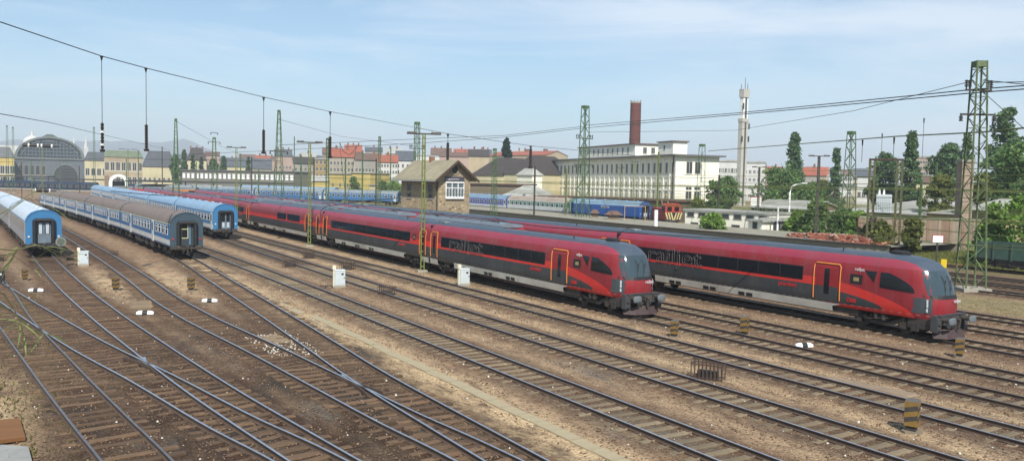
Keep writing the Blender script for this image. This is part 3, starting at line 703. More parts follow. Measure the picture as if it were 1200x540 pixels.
TR = [
 ([(17.03, 2), (17.03, 40), (17.03, 65), (16.6, 88), (15.6, 115), (13.9, 150), (11, 200), (7, 260)], 'conc', 'first concrete sleeper track right of the sandy cable strip'),
 ([(21.62, 2), (21.62, 60), (21.9, 100), (22.0, 200), (21.0, 300)], 'conc', 'concrete sleeper track leading to the bright blue coach end'),
 ([(26.3, 2), (26.3, 60), (25.6, 100), (25.4, 200), (25, 300)], 'conc', 'empty concrete sleeper track along the left red express'),
 ([(30.5, 2), (30.5, 150), (30.5, 320)], 'conc', 'track under the left red express'),
 ([(34.4, 2), (34.4, 150), (34.4, 320)], 'conc', 'empty track running out between the two express noses'),
 ([(39.9, 2), (39.9, 150), (39.9, 320)], 'conc', 'track under the right red express'),
 ([(44.6, 6), (44.6, 300)], 'conc', 'first track beyond the right red express'),
 ([(49.2, 6), (49.2, 300)], 'conc', 'second track beyond the right red express, at the grass edge'),
 ([(62.4, 10), (62.4, 300)], 'conc', 'track just beyond the lattice mast'),
 ([(67.2, 10), (67.2, 300)], 'conc', 'second track beyond the lattice mast'),
 ([(72.0, 10), (72.0, 300)], 'conc', 'third track beyond the lattice mast'),
 ([(79.5, 10), (79.5, 110)], 'conc', 'siding under the green wagon'),
 ([(103.5, 60), (103.5, 320)], 'conc', 'track under the red shunter and violet coaches'),
 ([(11.45, 2), (11.45, 20), (11.5, 28.4), (11.8, 35), (12.3, 46), (12.85, 60), (13.4, 74), (13.5, 84), (13.2, 95), (12.45, 110), (10.95, 135), (8.7, 170), (6, 205), (1.5, 260)], 'wood', 'wooden sleeper track under the brown roofed coaches'),
 ([(11.5, 8), (10.8, 18.6), (10.3, 23.2), (9.85, 28.8), (9.35, 35), (8.75, 41), (8.4, 45), (8.0, 53), (7.85, 65), (7.25, 86), (5.85, 119), (3.5, 160), (0, 215)], 'wood', 'empty wooden sleeper track joining at the crossing from the left'),
 ([(8.6, 8), (7.0, 20.5), (6.55, 24), (6.0, 28.5), (5.5, 33.5), (5.1, 38), (4.35, 47), (3.5, 60.5), (2.75, 79), (2.5, 90), (1.5, 112), (.3, 136), (-1.1, 160), (-4.5, 210)], 'wood', 'wooden sleeper track running up to the leftmost blue coach end'),
 ([(8.3, 10), (6.8, 20), (5.65, 25.3), (4.45, 31.8), (3.0, 38.8), (1.75, 46), (.4, 54.3), (-1.25, 65), (-3, 76), (-6, 95)], 'wood', 'diverging track cutting across from the left edge'),
 ([(3.8, 12), (2.8, 22.5), (2.35, 26.5), (1.7, 32.5), (1.15, 38), (.75, 42), (.15, 48.5), (-.65, 61), (-2, 76), (-5, 95)], 'wood', 'leftmost rusty track beside the stone slab'),
]
for pts, k, l in TR: track(pts, k, l)

# one ground sheet, fine near the camera and coarse to the horizon
def axis(lo, hi, step, far):
    a = list(np.arange(lo, hi+1e-6, step)); g = step; v = hi; up = []
    while v < far: g *= 1.35; v += g; up.append(min(v, far))
    g = step; v = lo; dn = []
    while v > -far: g *= 1.35; v -= g; dn.append(max(v, -far))
    return np.array(dn[::-1]+a+up)
gx, gy = axis(-16, 64, .4, 5800), axis(4, 100, .4, 5800)
XX, YY = np.meshgrid(gx, gy); n_, m_ = XX.shape
dist = np.full(XX.shape, 99.); woodd = np.full(XX.shape, 99.)
near = (XX > -30) & (XX < 115) & (YY > -10) & (YY < 330)
for P, k in ALLBED:
    d = np.full(XX.shape, 99.)
    X_, Y_ = XX[near], YY[near]
    px = np.interp(Y_, P[:, 1], P[:, 0]); ok = (Y_ >= P[0, 1]-1) & (Y_ <= P[-1, 1]+1)
    dd = np.where(ok, np.abs(X_-px), 99.); d[near] = dd
    dist = np.minimum(dist, d)
    if k == 'wood': woodd = np.minimum(woodd, d)
sm = lambda a, b, v: np.clip((v-a)/(b-a), 0, 1)**2*(3-2*np.clip((v-a)/(b-a), 0, 1))
bed = 1-sm(1.0, 2.25, dist)
wood = (1-sm(1.2, 3.0, woodd))*(1-.65*sm(42, 60, YY))
g1 = np.exp(-((XX-13.9)/1.25)**2)*sm(5, 14, YY)*(1-sm(75, 110, YY))*.95+np.exp(-((XX-19.4)/.9)**2)*.25*(YY < 120)
g1 = np.maximum(g1, np.exp(-((XX-28.4)/.8)**2)*.55*(YY < 140)*(YY > 5))
g1 = np.maximum(g1, .6*np.exp(-((XX-24.0)/.7)**2)*(YY < 140)*(YY > 5))
g1 = np.maximum(g1, .95*np.exp(-((XX-9.9)/1.3)**2-((YY-62)/9)**2)); g1 = np.maximum(g1, .9*np.exp(-((XX-5.9)/.9)**2-((YY-63)/9)**2))
g1 = np.maximum(g1, .8*np.exp(-((XX+.9)/1.6)**2-((YY-31)/6)**2))
grass = np.zeros(XX.shape)
grass = np.maximum(grass, sm(51.5, 53, XX)*(1-sm(59, 60.5, XX))*.62*(YY < 200))
grass = np.maximum(grass, sm(75, 77, XX)*.85*(YY < 400)*(YY > -80))
grass = np.maximum(grass, sm(115, 140, XX)*.7)
grass = np.maximum(grass, (1-sm(-14, -6, XX))*.7)
ZZ = np.where(dist < 90, GZ-.05*(1-bed)+.012*np.sin(XX*3.1+YY*1.7)*np.cos(YY*2.3-XX), GZ-.03)
ZZ += rng.normal(0, .008, XX.shape)*(dist < 40)
me = bpy.data.meshes.new('ground')
idx = np.arange(n_*m_).reshape(n_, m_)
F = np.stack([idx[:-1, :-1], idx[:-1, 1:], idx[1:, 1:], idx[1:, :-1]], -1).reshape(-1, 4)
me.vertices.add(n_*m_); me.vertices.foreach_set('co', np.stack([XX, YY, ZZ], -1).astype(np.float32).ravel())
me.loops.add(F.size); me.loops.foreach_set('vertex_index', F.ravel().astype(np.int32))
me.polygons.add(len(F)); me.polygons.foreach_set('loop_start', np.arange(0, F.size, 4, dtype=np.int32)); me.polygons.foreach_set('loop_total', np.full(len(F), 4, np.int32))
me.polygons.foreach_set('use_smooth', [True]*len(F))
me.update(); me.validate()
for nm, arr in (('bed', bed), ('wood', wood), ('sand', g1), ('grass', grass), ('dark_ballast', np.clip(wood*(1-sm(24, 44, YY))*(XX > 1.5)+(XX > 60.5)*(XX < 76)*.8, 0, 1))):
    at_ = me.attributes.new(nm, 'FLOAT', 'POINT'); at_.data.foreach_set('value', arr.astype(np.float32).ravel())
def ground_mat():
    m = bpy.data.materials.new('yard_ground'); m.use_nodes = True; t = m.node_tree; n = t.nodes; b = n['Principled BSDF']; l = t.links.new
    b.inputs['Roughness'].default_value = .95; b.inputs['Specular IOR Level'].default_value = .15
    c = n.new('ShaderNodeTexCoord')
    def noise(s, d=6, r=.65, sc=None):
        q = n.new('ShaderNodeTexNoise'); q.inputs['Scale'].default_value = s; q.inputs['Detail'].default_value = d; q.inputs['Roughness'].default_value = r
        if sc:
            mp_ = n.new('ShaderNodeMapping'); mp_.inputs['Scale'].default_value = sc; l(c.outputs['Object'], mp_.inputs[0]); l(mp_.outputs[0], q.inputs['Vector'])
        else: l(c.outputs['Object'], q.inputs['Vector'])
        return E(t, q.outputs['Fac'])
    def attr(a):
        q = n.new('ShaderNodeAttribute'); q.attribute_name = a; return E(t, q.outputs['Fac'])
    def ramp(v, a, b_):
        q = n.new('ShaderNodeMapRange'); q.inputs[1].default_value = a; q.inputs[2].default_value = b_; l(v.v, q.inputs[0]); return E(t, q.outputs[0])
    big, mid, fine, st = noise(.35), noise(1.6, 8, .7, (1, .45, 1)), noise(16, 6, .75), noise(.9, 7, .7, (1, .25, 1))
    vor = n.new('ShaderNodeTexVoronoi'); vor.inputs['Scale'].default_value = 13; l(c.outputs['Object'], vor.inputs['Vector'])
    vs = n.new('ShaderNodeSeparateColor'); l(vor.outputs['Color'], vs.inputs[0]); stone = E(t, vs.outputs[0])
    earth, rust, pale, grey = S('8c7460', .64), S('735442', .54), S('c6ad88', .78), S('7d7260', .53)
    k = paint_mix(t, ramp(mid, .38, .66), earth, S('ac9274', .70))
    k = paint_mix(t, attr('bed')*.95, k, rust)
    k = paint_mix(t, (attr('bed')*ramp(st, .42, .62))*.75, k, grey)
    k = paint_mix(t, attr('wood')*ramp(noise(.5, 5, .6, (1, .5, 1)), .3, .7)*.9, k, S('5a4433', .38))
    k = paint_mix(t, attr('dark_ballast')*.45, k, S('3f3026', .36))  # darker brown ballast on the near wooden tracks and far right tracks
    k = paint_mix(t, ((attr('sand')+ramp(big, .5, .75)*.2)*ramp(mid, .33, .55)).clamp(), k, pale)
    gcol = paint_mix(t, ramp(noise(.8, 8, .75), .35, .65), S('8f9458', .5), S('b3a878', .55))
    k = paint_mix(t, (attr('grass')*ramp(noise(2.2, 6, .7), .25, .5)).clamp(), k, gcol)
    k = paint_mix(t, ramp(noise(.55, 4, .6, (1, .35, 1)), .55, .68)*attr('wood')*.85, k, (.030, .027, .026))
    k = paint_mix(t, ramp(noise(.42, 7, .72, (1, .3, 1)), .56, .70)*.55, k, S('8c877c', .52))
    k = paint_mix(t, ramp(noise(.7, 6, .7, (1, .4, 1)), .60, .72)*(attr('wood')*-.5+.85)*.6, k, S('4a3a2e', .45))
    # stone to stone variation
    vm = n.new('ShaderNodeVectorMath'); vm.operation = 'SCALE'; l(k, vm.inputs[0]); l((stone*.55+.72+fine*.35-.18).v, vm.inputs['Scale'])
    l(vm.outputs[0], b.inputs['Base Color'])
    bn = n.new('ShaderNodeBump'); bn.inputs['Strength'].default_value = .9; bn.inputs['Distance'].default_value = .04
    l((E(t, vor.outputs['Distance'])*-1+fine*.7).v, bn.inputs['Height']); l(bn.outputs[0], b.inputs['Normal'])
    return m
me.materials.append(ground_mat())
put('ground', me, None, 'structure')

# loose ballast stones and pale chips
def stones(name, N, area, smin, smax, mat, keep=None, parent=None):
    x = rng.uniform(area[0], area[1], N); y = area[2]+(area[3]-area[2])*rng.uniform(0, 1, N)**1.5
    if keep is not None:
        k = keep(x, y); x, y = x[k], y[k]; N = len(x)
    s = rng.uniform(smin, smax, N)*rng.uniform(.6, 1.2, N)
    base = np.array([(1, 0, 0), (0, 1, 0), (-1, 0, 0), (0, -1, 0), (0, 0, .8), (0, 0, -.6)], float)
    V = base[None]*s[:, None, None]*rng.uniform(.6, 1.35, (N, 6, 3)); a = rng.uniform(0, 6.28, N); ca, sa = np.cos(a)[:, None], np.sin(a)[:, None]
    V = np.stack([V[..., 0]*ca-V[..., 1]*sa, V[..., 0]*sa+V[..., 1]*ca, V[..., 2]], -1)
    ix = np.clip(np.searchsorted(gx, x), 0, len(gx)-1); iy = np.clip(np.searchsorted(gy, y), 0, len(gy)-1)
    V += np.stack([x, y, ZZ[iy, ix]+s*.25], -1)[:, None]
    f0 = np.array([(0, 1, 4), (1, 2, 4), (2, 3, 4), (3, 0, 4), (1, 0, 5), (2, 1, 5), (3, 2, 5), (0, 3, 5)])
    Fa = (f0[None]+6*np.arange(N)[:, None, None]).reshape(-1, 3)
    q = bpy.data.meshes.new(name); q.vertices.add(6*N); q.vertices.foreach_set('co', V.astype(np.float32).ravel())
    q.loops.add(Fa.size); q.loops.foreach_set('vertex_index', Fa.ravel().astype(np.int32)); q.polygons.add(len(Fa)); q.polygons.foreach_set('loop_start', np.arange(0, Fa.size, 3, dtype=np.int32)); q.polygons.foreach_set('loop_total', np.full(len(Fa), 3, np.int32))
    q.update(); q.materials.append(mat); return put(name, q, parent, 'stuff')
m_stone = M('ballast_stone', S('937a62', .62), .9, 0, .3, 1.0, .6, S('5f4a38', .48), island=.5)
m_chip = M('pale_chip', S('d8d2c4', .75), .8, 0, .1, 2)
def inview(x, y): return (np.degrees(np.arctan2(x, y)) > -4) & (np.degrees(np.arctan2(x, y)) < 70)
tag(stones('ballast_gravel', 130000, (-6, 62, 8, 62), .014, .044, m_stone, inview), 'loose brown ballast stones lying between the tracks', None)
tag(stones('pale_chips', 1500, (-4, 50, 9, 75), .02, .06, m_chip, inview), 'pale stone chips and litter scattered over the ballast', None)
tag(stones('chip_spill', 350, (9.4, 11.6, 34, 39.5), .02, .07, m_chip), 'spill of white chips beside the wooden sleeper track', None)

# the cable trough strip, slabs and planks
b = MB()
for k in range(60):
    y = 6+k*.98; x = 14.25+.02*math.sin(k*1.3)-(.35 if y > 45 else 0)
    if y > 42 and k % 3 == 0: continue
    q = thing('cable_trough', None, None) if k == 0 else q
    if k == 0: trough = q; trough['kind'] = 'structure'; trough_me = MB().box(-.24, .24, -.475, .475, -.1, 0).mesh('trough_cover', M('trough_cover', S('b5a888', .68), .9, 0, .2, 2, .45, (.2, .16, .12)))
    put('trough_cover', trough_me, trough, None, (x+random.uniform(-.02, .02), y, GZ+.0+random.uniform(-.015, .012)), random.uniform(-.02, .02))
sl_ = MB(); sl_.loft([[(-4.5, 20, -.3), (-.3, 20, -.3), (.55, 22.0, -.3), (.45, 25.6, -.3), (-.2, 26.2, -.3), (-4.5, 25.8, -.3)], [(-4.5, 20, -.05), (-.3, 20, -.05), (.55, 22.0, -.05), (.4, 25.5, -.06), (-.2, 26.0, -.06), (-4.5, 25.6, -.05)]], close=True); sl_.face([(-4.5, 20, -.05), (-.3, 20, -.05), (.55, 22.0, -.05), (.4, 25.5, -.06), (-.2, 26.0, -.06), (-4.5, 25.6, -.05)])
tag(sl_.obj('stone_slab', M('slab_grey', S('a8aaa6', .62), .9, 0, .2, 1.5, .5, (.12, .11, .09), bump=.3)), 'grey concrete slab in the bottom left corner', 'slab')
pl_ = MB(); pl_.box(-3.5, 0, 0, 2.2, 0, .10); o = pl_.obj('plank_cover', M('rusty_board', S('8d6138', .62), .85, 0, .25, 2, .5, (.09, .05, .03), stretch=(.3, 3, 1)), loc=(.35, 26.5, GZ+.0)); o.rotation_euler = (0, R(1), R(3))
tag(o, 'rusty brown board lying behind the grey slab', 'board')
cp = MB(); cp.loft([[(-.45, 0, 0), (.3, -.1, 0), (.5, 3.2, 0), (-.2, 4.0, 0)], [(-.4, .1, .08), (.25, 0, .08), (.42, 3.1, .08), (-.18, 3.85, .08)]], close=True); cp.face([(-.4, .1, .08), (.25, 0, .08), (.42, 3.1, .08), (-.18, 3.85, .08)])
o = cp.obj('concrete_lump', M('lump', S('a08c74', .62), .9, 0, .2, 2, .5, (.12, .09, .065)), loc=(28.3, 17.5, GZ-.03)); o.rotation_euler = (0, 0, R(12)); tag(o, 'long flat lump of spilled concrete between two tracks at the right', 'concrete patch')

for (x, y, wx, wy, rz, l) in ((10.5, 38.2, .95, 2.2, 6, 'pale boarded crossing pad by the white chip spill'), (6.55, 51.5, 1.1, 3.2, -6, 'worn boarded pad between the two wooden tracks near the white marker')):
    t = thing('crossing_pad', l, 'pad', (x, y, GZ-.02), R(rz)); mb_ = MB().box(-wx/2, wx/2, -.13, .13, 0, .06).mesh('board', M('pad_board', S('a08a6c', .6), .9, 0, .3, 3, .5, (.09, .07, .05), each=.2))
    for k in range(int(wy/.29)): o = put('board', mb_, t, None, (random.uniform(-.06, .06), -wy/2+.29*k, random.uniform(-.01, .015)), random.uniform(-.03, .03))
# crossing noses and check rails of the two turnouts
CR = thing('railway_crossing', None, None); CR['kind'] = 'structure'
for (x, y, a1, a2) in ((4.55, 34.6, -R(8.5), -R(17)), (10.68, 28.2, R(1.5), -R(9))):
    for a in (a1, a2):
        for s in (-1, 1):
            d = Vector((math.sin(a), math.cos(a), 0)); n = Vector((d.y, -d.x, 0)); q = Vector((x, y, -.075))+n*.075*s
            MB().bar(q-d*1.9+n*.05*s, q-d*1.0, .05, .13).bar(q-d*1.0, q+d*.9, .05, .13).bar(q+d*.9, q+d*1.7+n*.05*s, .05, .13).obj('wing_rail', [m_railside], CR)
    MB().loft([[(x-.05, y-.2, -.03), (x+.05, y-.2, -.03)], [(x-.16, y+1.2, -.012), (x+.16, y+1.2, -.012)]]).obj('crossing_nose', m_steel, CR)
# striped marker posts
def post_proto():
    P = Proto(); b = MB(); hw = .27
    n = 10; prev = None; H = 1.12; z0 = .22
    rows = []
    b2 = MB()
    # diagonal stripes: four faces cut into slanted bands
    cs = [(-hw, -hw), (hw, -hw), (hw, hw), (-hw, hw)]
    for q in range(4):
        (xa, ya), (xb, yb) = cs[q], cs[(q+1) % 4]; sl = .12 if q % 2 == 0 else .12
        e = [max(0, min(1, k/7)) for k in range(8)]
        for k in range(5):
            za, zb = z0+(H-z0)*k/5, z0+(H-z0)*(k+1)/5; d = .13
            f = lambda z, s: min(H, max(z0, z+s))
            lo0 = z0 if k == 0 else za-d/2; lo1 = z0 if k == 0 else za+d/2; hi0 = H if k == 4 else zb-d/2; hi1 = H if k == 4 else zb+d/2
            b2.face([(xa, ya, lo0), (xb, yb, lo1), (xb, yb, hi1), (xa, ya, hi0)], k % 2)
    b2.face([(x, y, H) for x, y in cs], 1)
    P.add('striped_shaft', b2.mesh('striped_shaft', [m_yellow, M('hazard_black', S('4a4640', .6), .8, 0, .25, 5, .3)]))
    c = MB(); c.loft([[(x*1.0, y*1.0, H) for x, y in cs], [(x*.9, y*.9, H+.05) for x, y in cs]], close=True); c.face([(x*.9, y*.9, H+.05) for x, y in cs]); P.add('cap', c.mesh('cap', M('post_cap', S('6e6a66', .6), .9)))
    f = MB(); f.box(-.2, .2, -.2, .2, -.25, z0); P.add('foot', f.mesh('foot', m_dark))
    g = MB(); a = [( .5*math.cos(2*math.pi*i/9)*(1+.2*math.sin(i*2.3)), .42*math.sin(2*math.pi*i/9)*(1+.2*math.cos(i*1.7)), 0) for i in range(9)]
    g.loft([[(x, y, -.2) for x, y, z in a], [(x*.93, y*.93, .035) for x, y, z in a]], close=True); g.face([(x*.93, y*.93, .035) for x, y, z in a]); P.add('concrete_base', g.mesh('concrete_base', M('post_base', S('948672', .6), .9, 0, .2, 2, .5, (.12, .09, .06))))
    return P
POST = post_proto()
for (px, py, x, y, s, l) in ((0, 0, 24.1, 14.9, 1.0, 'largest striped marker post, at the lower right on a concrete base'), (0, 0, 28.3, 30.2, .82, 'striped marker post in front of the left express nose'), (0, 0, 32.0, 29.0, .95, 'rusty striped marker post between the two expresses'),
        (0, 0, 36.9, 20.7, .85, 'striped marker post below the right express nose'), (0, 0, 5.95, 58.6, .9, 'pale striped marker post left of the empty wooden track'), (0, 0, 10.25, 56.7, .9, 'striped marker post in front of the brown roofed coach'), (0, 0, 1.0, 66.5, .8, 'small striped marker post by the blue coach at the far left')):
    t = thing('marker_post', l, 'marker post', (x, y, GZ), R(20), 'striped marker posts'); t.scale = (s*.72, s*.72, s*.86); POST.place(t)

# fouling point markers: white ends, black middle
def fouling_proto():
    P = Proto(); rows = lambda y0, y1, r0: [[(r*.55*math.cos(a), y, .11+r*.5*math.sin(a)) for a in [math.pi*k/6 for k in range(7)]] for y, r in y1]
    def lump(x0, x1, end):
        b = MB(); r = []
        xs = [x0+(x1-x0)*k/4 for k in range(5)]
        for k, x in enumerate(xs):
            f = 1 if not end else (1-.35*(k/4)**3 if x1 > x0 else 1-.35*(k/4)**3)
            r.append([(x, .17*f*math.cos(a), max(0, .24*f*math.sin(a))) for a in [math.pi*q/8 for q in range(9)]])
        b.loft(r); b.face(r[-1]); b.face(r[0][::-1]); return b
    P.add('middle', lump(-.16, .16, False).mesh('middle', m_black))
    P.add('white_end', lump(.16, .52, True).mesh('white_end', m_white)); P.add('white_end', lump(-.16, -.52, True).mesh('white_end', m_white))
    return P
FOUL = fouling_proto()
for (x, y, l) in ((1.5, 59.9, 'fouling point marker with white ends, nearest the blue coach at the far left'), (6.3, 47.9, 'fouling point marker with white ends, between the two empty wooden tracks'), (10.3, 51.1, 'fouling point marker with white ends, below the brown roofed coach'), (32.2, 25.5, 'fouling point marker with white ends, between the two express tracks')):
    t = thing('fouling_marker', l, 'track marker', (x, y, GZ), R(-22), 'fouling point markers'); t.scale = (.85, .85, .8); FOUL.place(t)

# white relay cabinets
m_cab = M('cabinet_white', S('cfd9dc', .74), .5, 0, .08, 2, .2, (.35, .33, .3))
def cabinet_proto(kind):
    P = Proto(); b = MB(); b.box(-.5, .5, -.3, .3, .18, 1.55); P.add('housing', b.mesh('housing', m_cab))
    r = MB(); r.loft([[(-.54, -.34, 1.55), (.54, -.34, 1.55), (.54, .34, 1.55), (-.54, .34, 1.55)], [(-.48, -.28, 1.62), (.48, -.28, 1.62), (.48, .28, 1.62), (-.48, .28, 1.62)]], close=True); r.face([(-.48, -.28, 1.62), (.48, -.28, 1.62), (.48, .28, 1.62), (-.48, .28, 1.62)]); P.add('lid', r.mesh('lid', m_cab))
    d = MB(); d.box(-.02, .44, -.32, -.30, .28, 1.45); k = P.add('door', d.mesh('door', m_cab)); h = MB(); h.box(.34, .46, -.36, -.32, .85, .90); P.add('handle', h.mesh('handle', m_black), k)
    p = MB(); p.box(.12, .34, -.33, -.32, 1.12, 1.30); P.add('plate', p.mesh('plate', m_black), k); q = MB(); q.box(-.46, -.06, -.315, -.30, .28, 1.45); P.add('panel', q.mesh('panel', m_cab))
    w_ = MB(); w_.box(-.66, -.52, -.2, .1, 0, 1.62); w_.box(-.72, -.40, -.26, .16, 1.62, 2.0); P.add('post', w_.mesh('post', M('cabinet_post_cream', S('e6e0c8', .74), .6)))
    f = MB(); f.box(-.55, .55, -.35, .35, -.2, .18); P.add('plinth', f.mesh('plinth', m_concrete))
    c = MB(); c.tube([(-1.7, -.9, .02), (-1.3, -.7, .22), (-1, -.5, .2), (-.7, -.35, .02)], .045, 6); c.tube([(-1.9, .1, .1), (-.7, .1, .12)], .04, 5); P.add('cable', c.mesh('cable', m_black))
    return P
CAB = cabinet_proto(0)
for (x, y, s, rz, l) in ((19.7, 54.7, .98, -8, 'white relay cabinet with cream post, between the two concrete sleeper tracks'), (28.15, 52.1, 1.0, -6, 'white relay cabinet with cream post, beside the left red express'), (5.35, 75.6, .95, -12, 'pair of narrow white cabinets right of the blue coach end')):
    t = thing('relay_cabinet', l, 'cabinet', (x, y, GZ), R(rz), 'white relay cabinets'); t.scale = (s*.72, s*.72, s*.76); CAB.place(t)

for (x, y, l, hh, kd) in ((4.0, 82, 'round grey disc signal on a short post right of the leftmost blue coach', 1.5, 'disc'), (-.4, 64, 'small black dwarf signal beside the diverging track at the left', .75, 'box')):
    t = thing('dwarf_signal', l, 'signal', (x, y, GZ), R(-10))
    MB().bar((0, 0, -.1), (0, 0, hh), .08).obj('post', m_dark, t)
    if kd == 'disc': MB().cyl((0, -.04, hh), (0, .02, hh), .42, n=18).obj('disc', M('disc_grey', S('8d938c', .6), .6), t); MB().cyl((0, -.06, hh), (0, -.04, hh), .3, n=18).obj('disc_centre', M('disc_green_grey', S('6e786c', .5), .6), t)
    else: MB().box(-.2, .2, -.15, .15, .3, .95).obj('lamp_box', m_black, t); MB().cyl((0, -.15, .75), (0, -.2, .75), .08, n=10).obj('lens', m_whitetext, t)
# rusty cage guards of the point machines
m_rust = M('rust_iron', S('5d4a40', .5), .85, 0, .3, 6)
def cage_proto(nb):
    P = Proto(); L_ = 1.7; f = MB()
    for y in (-.35, .35): f.bar((-L_/2, y, .78), (L_/2, y, .78), .05).bar((-L_/2, y, .06), (L_/2, y, .06), .05)
    for x in (-L_/2, L_/2): f.bar((x, -.35, .78), (x, .35, .78), .05)
    P.add('frame', f.mesh('frame', m_rust))
    mb = MB().bar((0, 0, -.1), (0, 0, .9), .045).mesh('bar', m_rust)
    for k in range(nb):
        for y in (-.35, .35): P.add('bar', mb, loc=(-L_/2+L_*k/(nb-1), y, 0))
    bx = MB(); bx.box(-.55, .55, -.2, .2, -.05, .42); P.add('point_machine', bx.mesh('point_machine', m_dark)); return P
CAGE = cage_proto(9)
for (x, y, rz, s, l) in ((23.4, 23.0, -60, 1.0, 'rusty cage guard nearest the camera, between two concrete sleeper tracks'), (21.1, 49.6, -35, .9, 'rusty cage guard right of the middle white cabinet'), (19.3, 51.3, -35, .01, ''), (20.3, 68.5, -40, .9, 'rusty cage guard near the blue coach end'), (24.1, 75.4, -40, .9, 'farthest rusty cage guard, by the lamp mast'), (24.1, 65, -40, .95, 'rusty cage guard above the middle white cabinet'), (4.6, 80, -20, .7, 'small dark cage guard right of the blue coach end'), (-.6, 82, -20, .8, 'small dark cage guard left of the blue coach end'), (8.4, 84, -20, .6, 'small rusty cage guard between the left tracks')):
    if s < .1: continue
    t = thing('cage_guard', l, 'cage', (x, y, GZ), R(rz), 'rusty cage guards'); t.scale = (s*.72, s*.72, s*.72); CAGE.place(t)
# ------------------------------------------------------------------ lattice masts, lamp masts
def leg_angle(p, q, s, th=.02):
    """an L section from p to q"""
    b = MB(); b.bar(Vector(p), Vector(q), s, th); b.bar(Vector(p), Vector(q), th, s); return b
def lattice(name, label, x, y, h, w0, w1, mat, group='green lattice masts', near=False, arms=(), rz=0, panels=None, leg=.12, cat='lattice mast', br=.06, lean=(0, 0)):
    t = thing(name, label, cat, (x, y, GZ), rz, group)
    cn = [(-1, -1), (1, -1), (1, 1), (-1, 1)]
    at_z = lambda c, k: (c[0]*(w0+(w1-w0)*k)/2+lean[0]*k, c[1]*(w0+(w1-w0)*k)/2+lean[1]*k, h*k)
    for c in cn:
        b = MB(); b.bar(at_z(c, 0), at_z(c, 1), leg, leg*.35); b.bar(at_z(c, 0), at_z(c, 1), leg*.35, leg); b.obj('leg', mat, t)
    n = panels or max(6, int(h/((w0+w1)/2*1.15))); joined = MB()
    ks = [0]
    for i in range(n): ks.append(ks[-1]+(w0+(w1-w0)*(i/n)))
    ks = [k/ks[-1] for k in ks]
    for i in range(n):
        for q in range(4):
            a, b_ = cn[q], cn[(q+1) % 4]
            if (i+q) % 2: a, b_ = b_, a
            b = MB() if near else joined
            b.bar(at_z(a, ks[i]), at_z(b_, ks[i+1]), br, br*.4)
            if near:
                b.obj('brace', mat, t)
                if i % 3 == 0: MB().bar(at_z(cn[q], ks[i]), at_z(cn[(q+1) % 4], ks[i]), br, br*.4).obj('tie', mat, t)
    if not near: joined.obj('bracing', mat, t, 'stuff')
    f = MB(); f.box(-w0*.7, w0*.7, -w0*.7, w0*.7, -.1, .25); f.obj('footing', m_concrete, t)
    c = MB(); k0 = 1-.45/h
    pts0 = [at_z(q, k0) for q in cn]; pts1 = [at_z(q, 1) for q in cn]; c.loft([[tuple(v*1.04 if i < 2 else v for i, v in enumerate(p)) for p in pts0], [tuple(v*1.04 if i < 2 else v for i, v in enumerate(p)) for p in pts1]], close=True); c.face(pts1); c.obj('head_plate', mat, t)
    for (z, l, up) in arms:
        a = MB(); cx = lean[0]*z/h; cy = lean[1]*z/h; a.bar((cx-l, cy, z), (cx+l, cy, z), .10, .14); ar = a.obj('crossarm', m_dark, t)
        for s in (-1, 1):
            for q in ((.92, .68) if up else (.95,)):
                i_ = MB(); xx = cx+s*l*q
                i_.cyl((xx, cy, z), (xx, cy, z+(.75 if up else -.5)), .05, n=6)
                for k in range(4): zz = z+(.25+.13*k)*(1 if up else -.8); i_.cyl((xx, cy, zz), (xx, cy, zz+.07), .14, n=8)
                i_.obj('insulator', m_insul, ar)
    return t
def pole_base(px, D): p = at(px, 230, D); return p.x, p.y
def lat_px(label, px, ytop, D, w0, w1, mat=m_green, **kw):
    p = at(px, ytop, D); return lattice('lattice_mast', label, p.x, p.y, p.z-GZ, w0, w1, mat, **kw)
p = at(1137, 339, 71.0)
top = at(1149, 72, 71.0)
lattice('lattice_mast', 'tall green lattice mast standing by the right express nose', p.x, p.y, top.z-GZ, 1.5, .72, M('mast_olive', S('6c7e58', .70), .7, 0, .3, 1.5, .5, (.07, .055, .03)), near=True, arms=(((top.z-GZ)*.875, 1.0, True), ((top.z-GZ)*.77, 1.3, False)), rz=-.55, panels=19, leg=.13, br=.07, lean=(-.2, .0))
lat_px('tapering green lattice mast behind the blue coaches, a crossarm near its top', 327, 129, 150, 1.75, .35, arms=((12, 1.6, False),))
lat_px('green lattice mast rising from between the blue rake and the red express', 206, 139, 165, 1.3, .3)
lat_px('green lattice mast with small crossarms near the orange locomotives', 251, 161, 235, 1.7, .6, arms=((16.5, 1.6, False), (19, .9, False)))
lat_px('green lattice mast with two insulator arms in front of the cream factory', 686, 124, 158, 1.95, 1.0, arms=((16.0, 2.0, True), (11, 2.2, False)), br=.10, leg=.18)
lat_px('green lattice mast with side insulators behind the brick signal cabin roof', 489, 143, 160, .95, .75, arms=((13.5, 1.6, True),), leg=.16)
lat_px('slim green mast left of the signal cabin', 445, 160, 220, .7, .45)
lat_px('pale green mast between signal cabin and dark sheds', 580, 174, 165, 1.0, .5)
lat_px('pale green mast at the right corner of the cream factory', 823, 169, 165, 1.3, .8)
lat_px('green lattice mast left of the signal portal', 998, 154, 130, 1.7, .8, br=.09)
lat_px('thin green mast beside the station hall', 110, 149, 330, .7, .4)
lat_px('left one of two thin masts at the left edge', 8, 147, 340, .7, .4)
lat_px('right one of two thin masts at the left edge', 15, 149, 340, .7, .4)
lat_px('thin mast behind the lamp mast by the second red coach', 384, 162, 190, .6, .5)

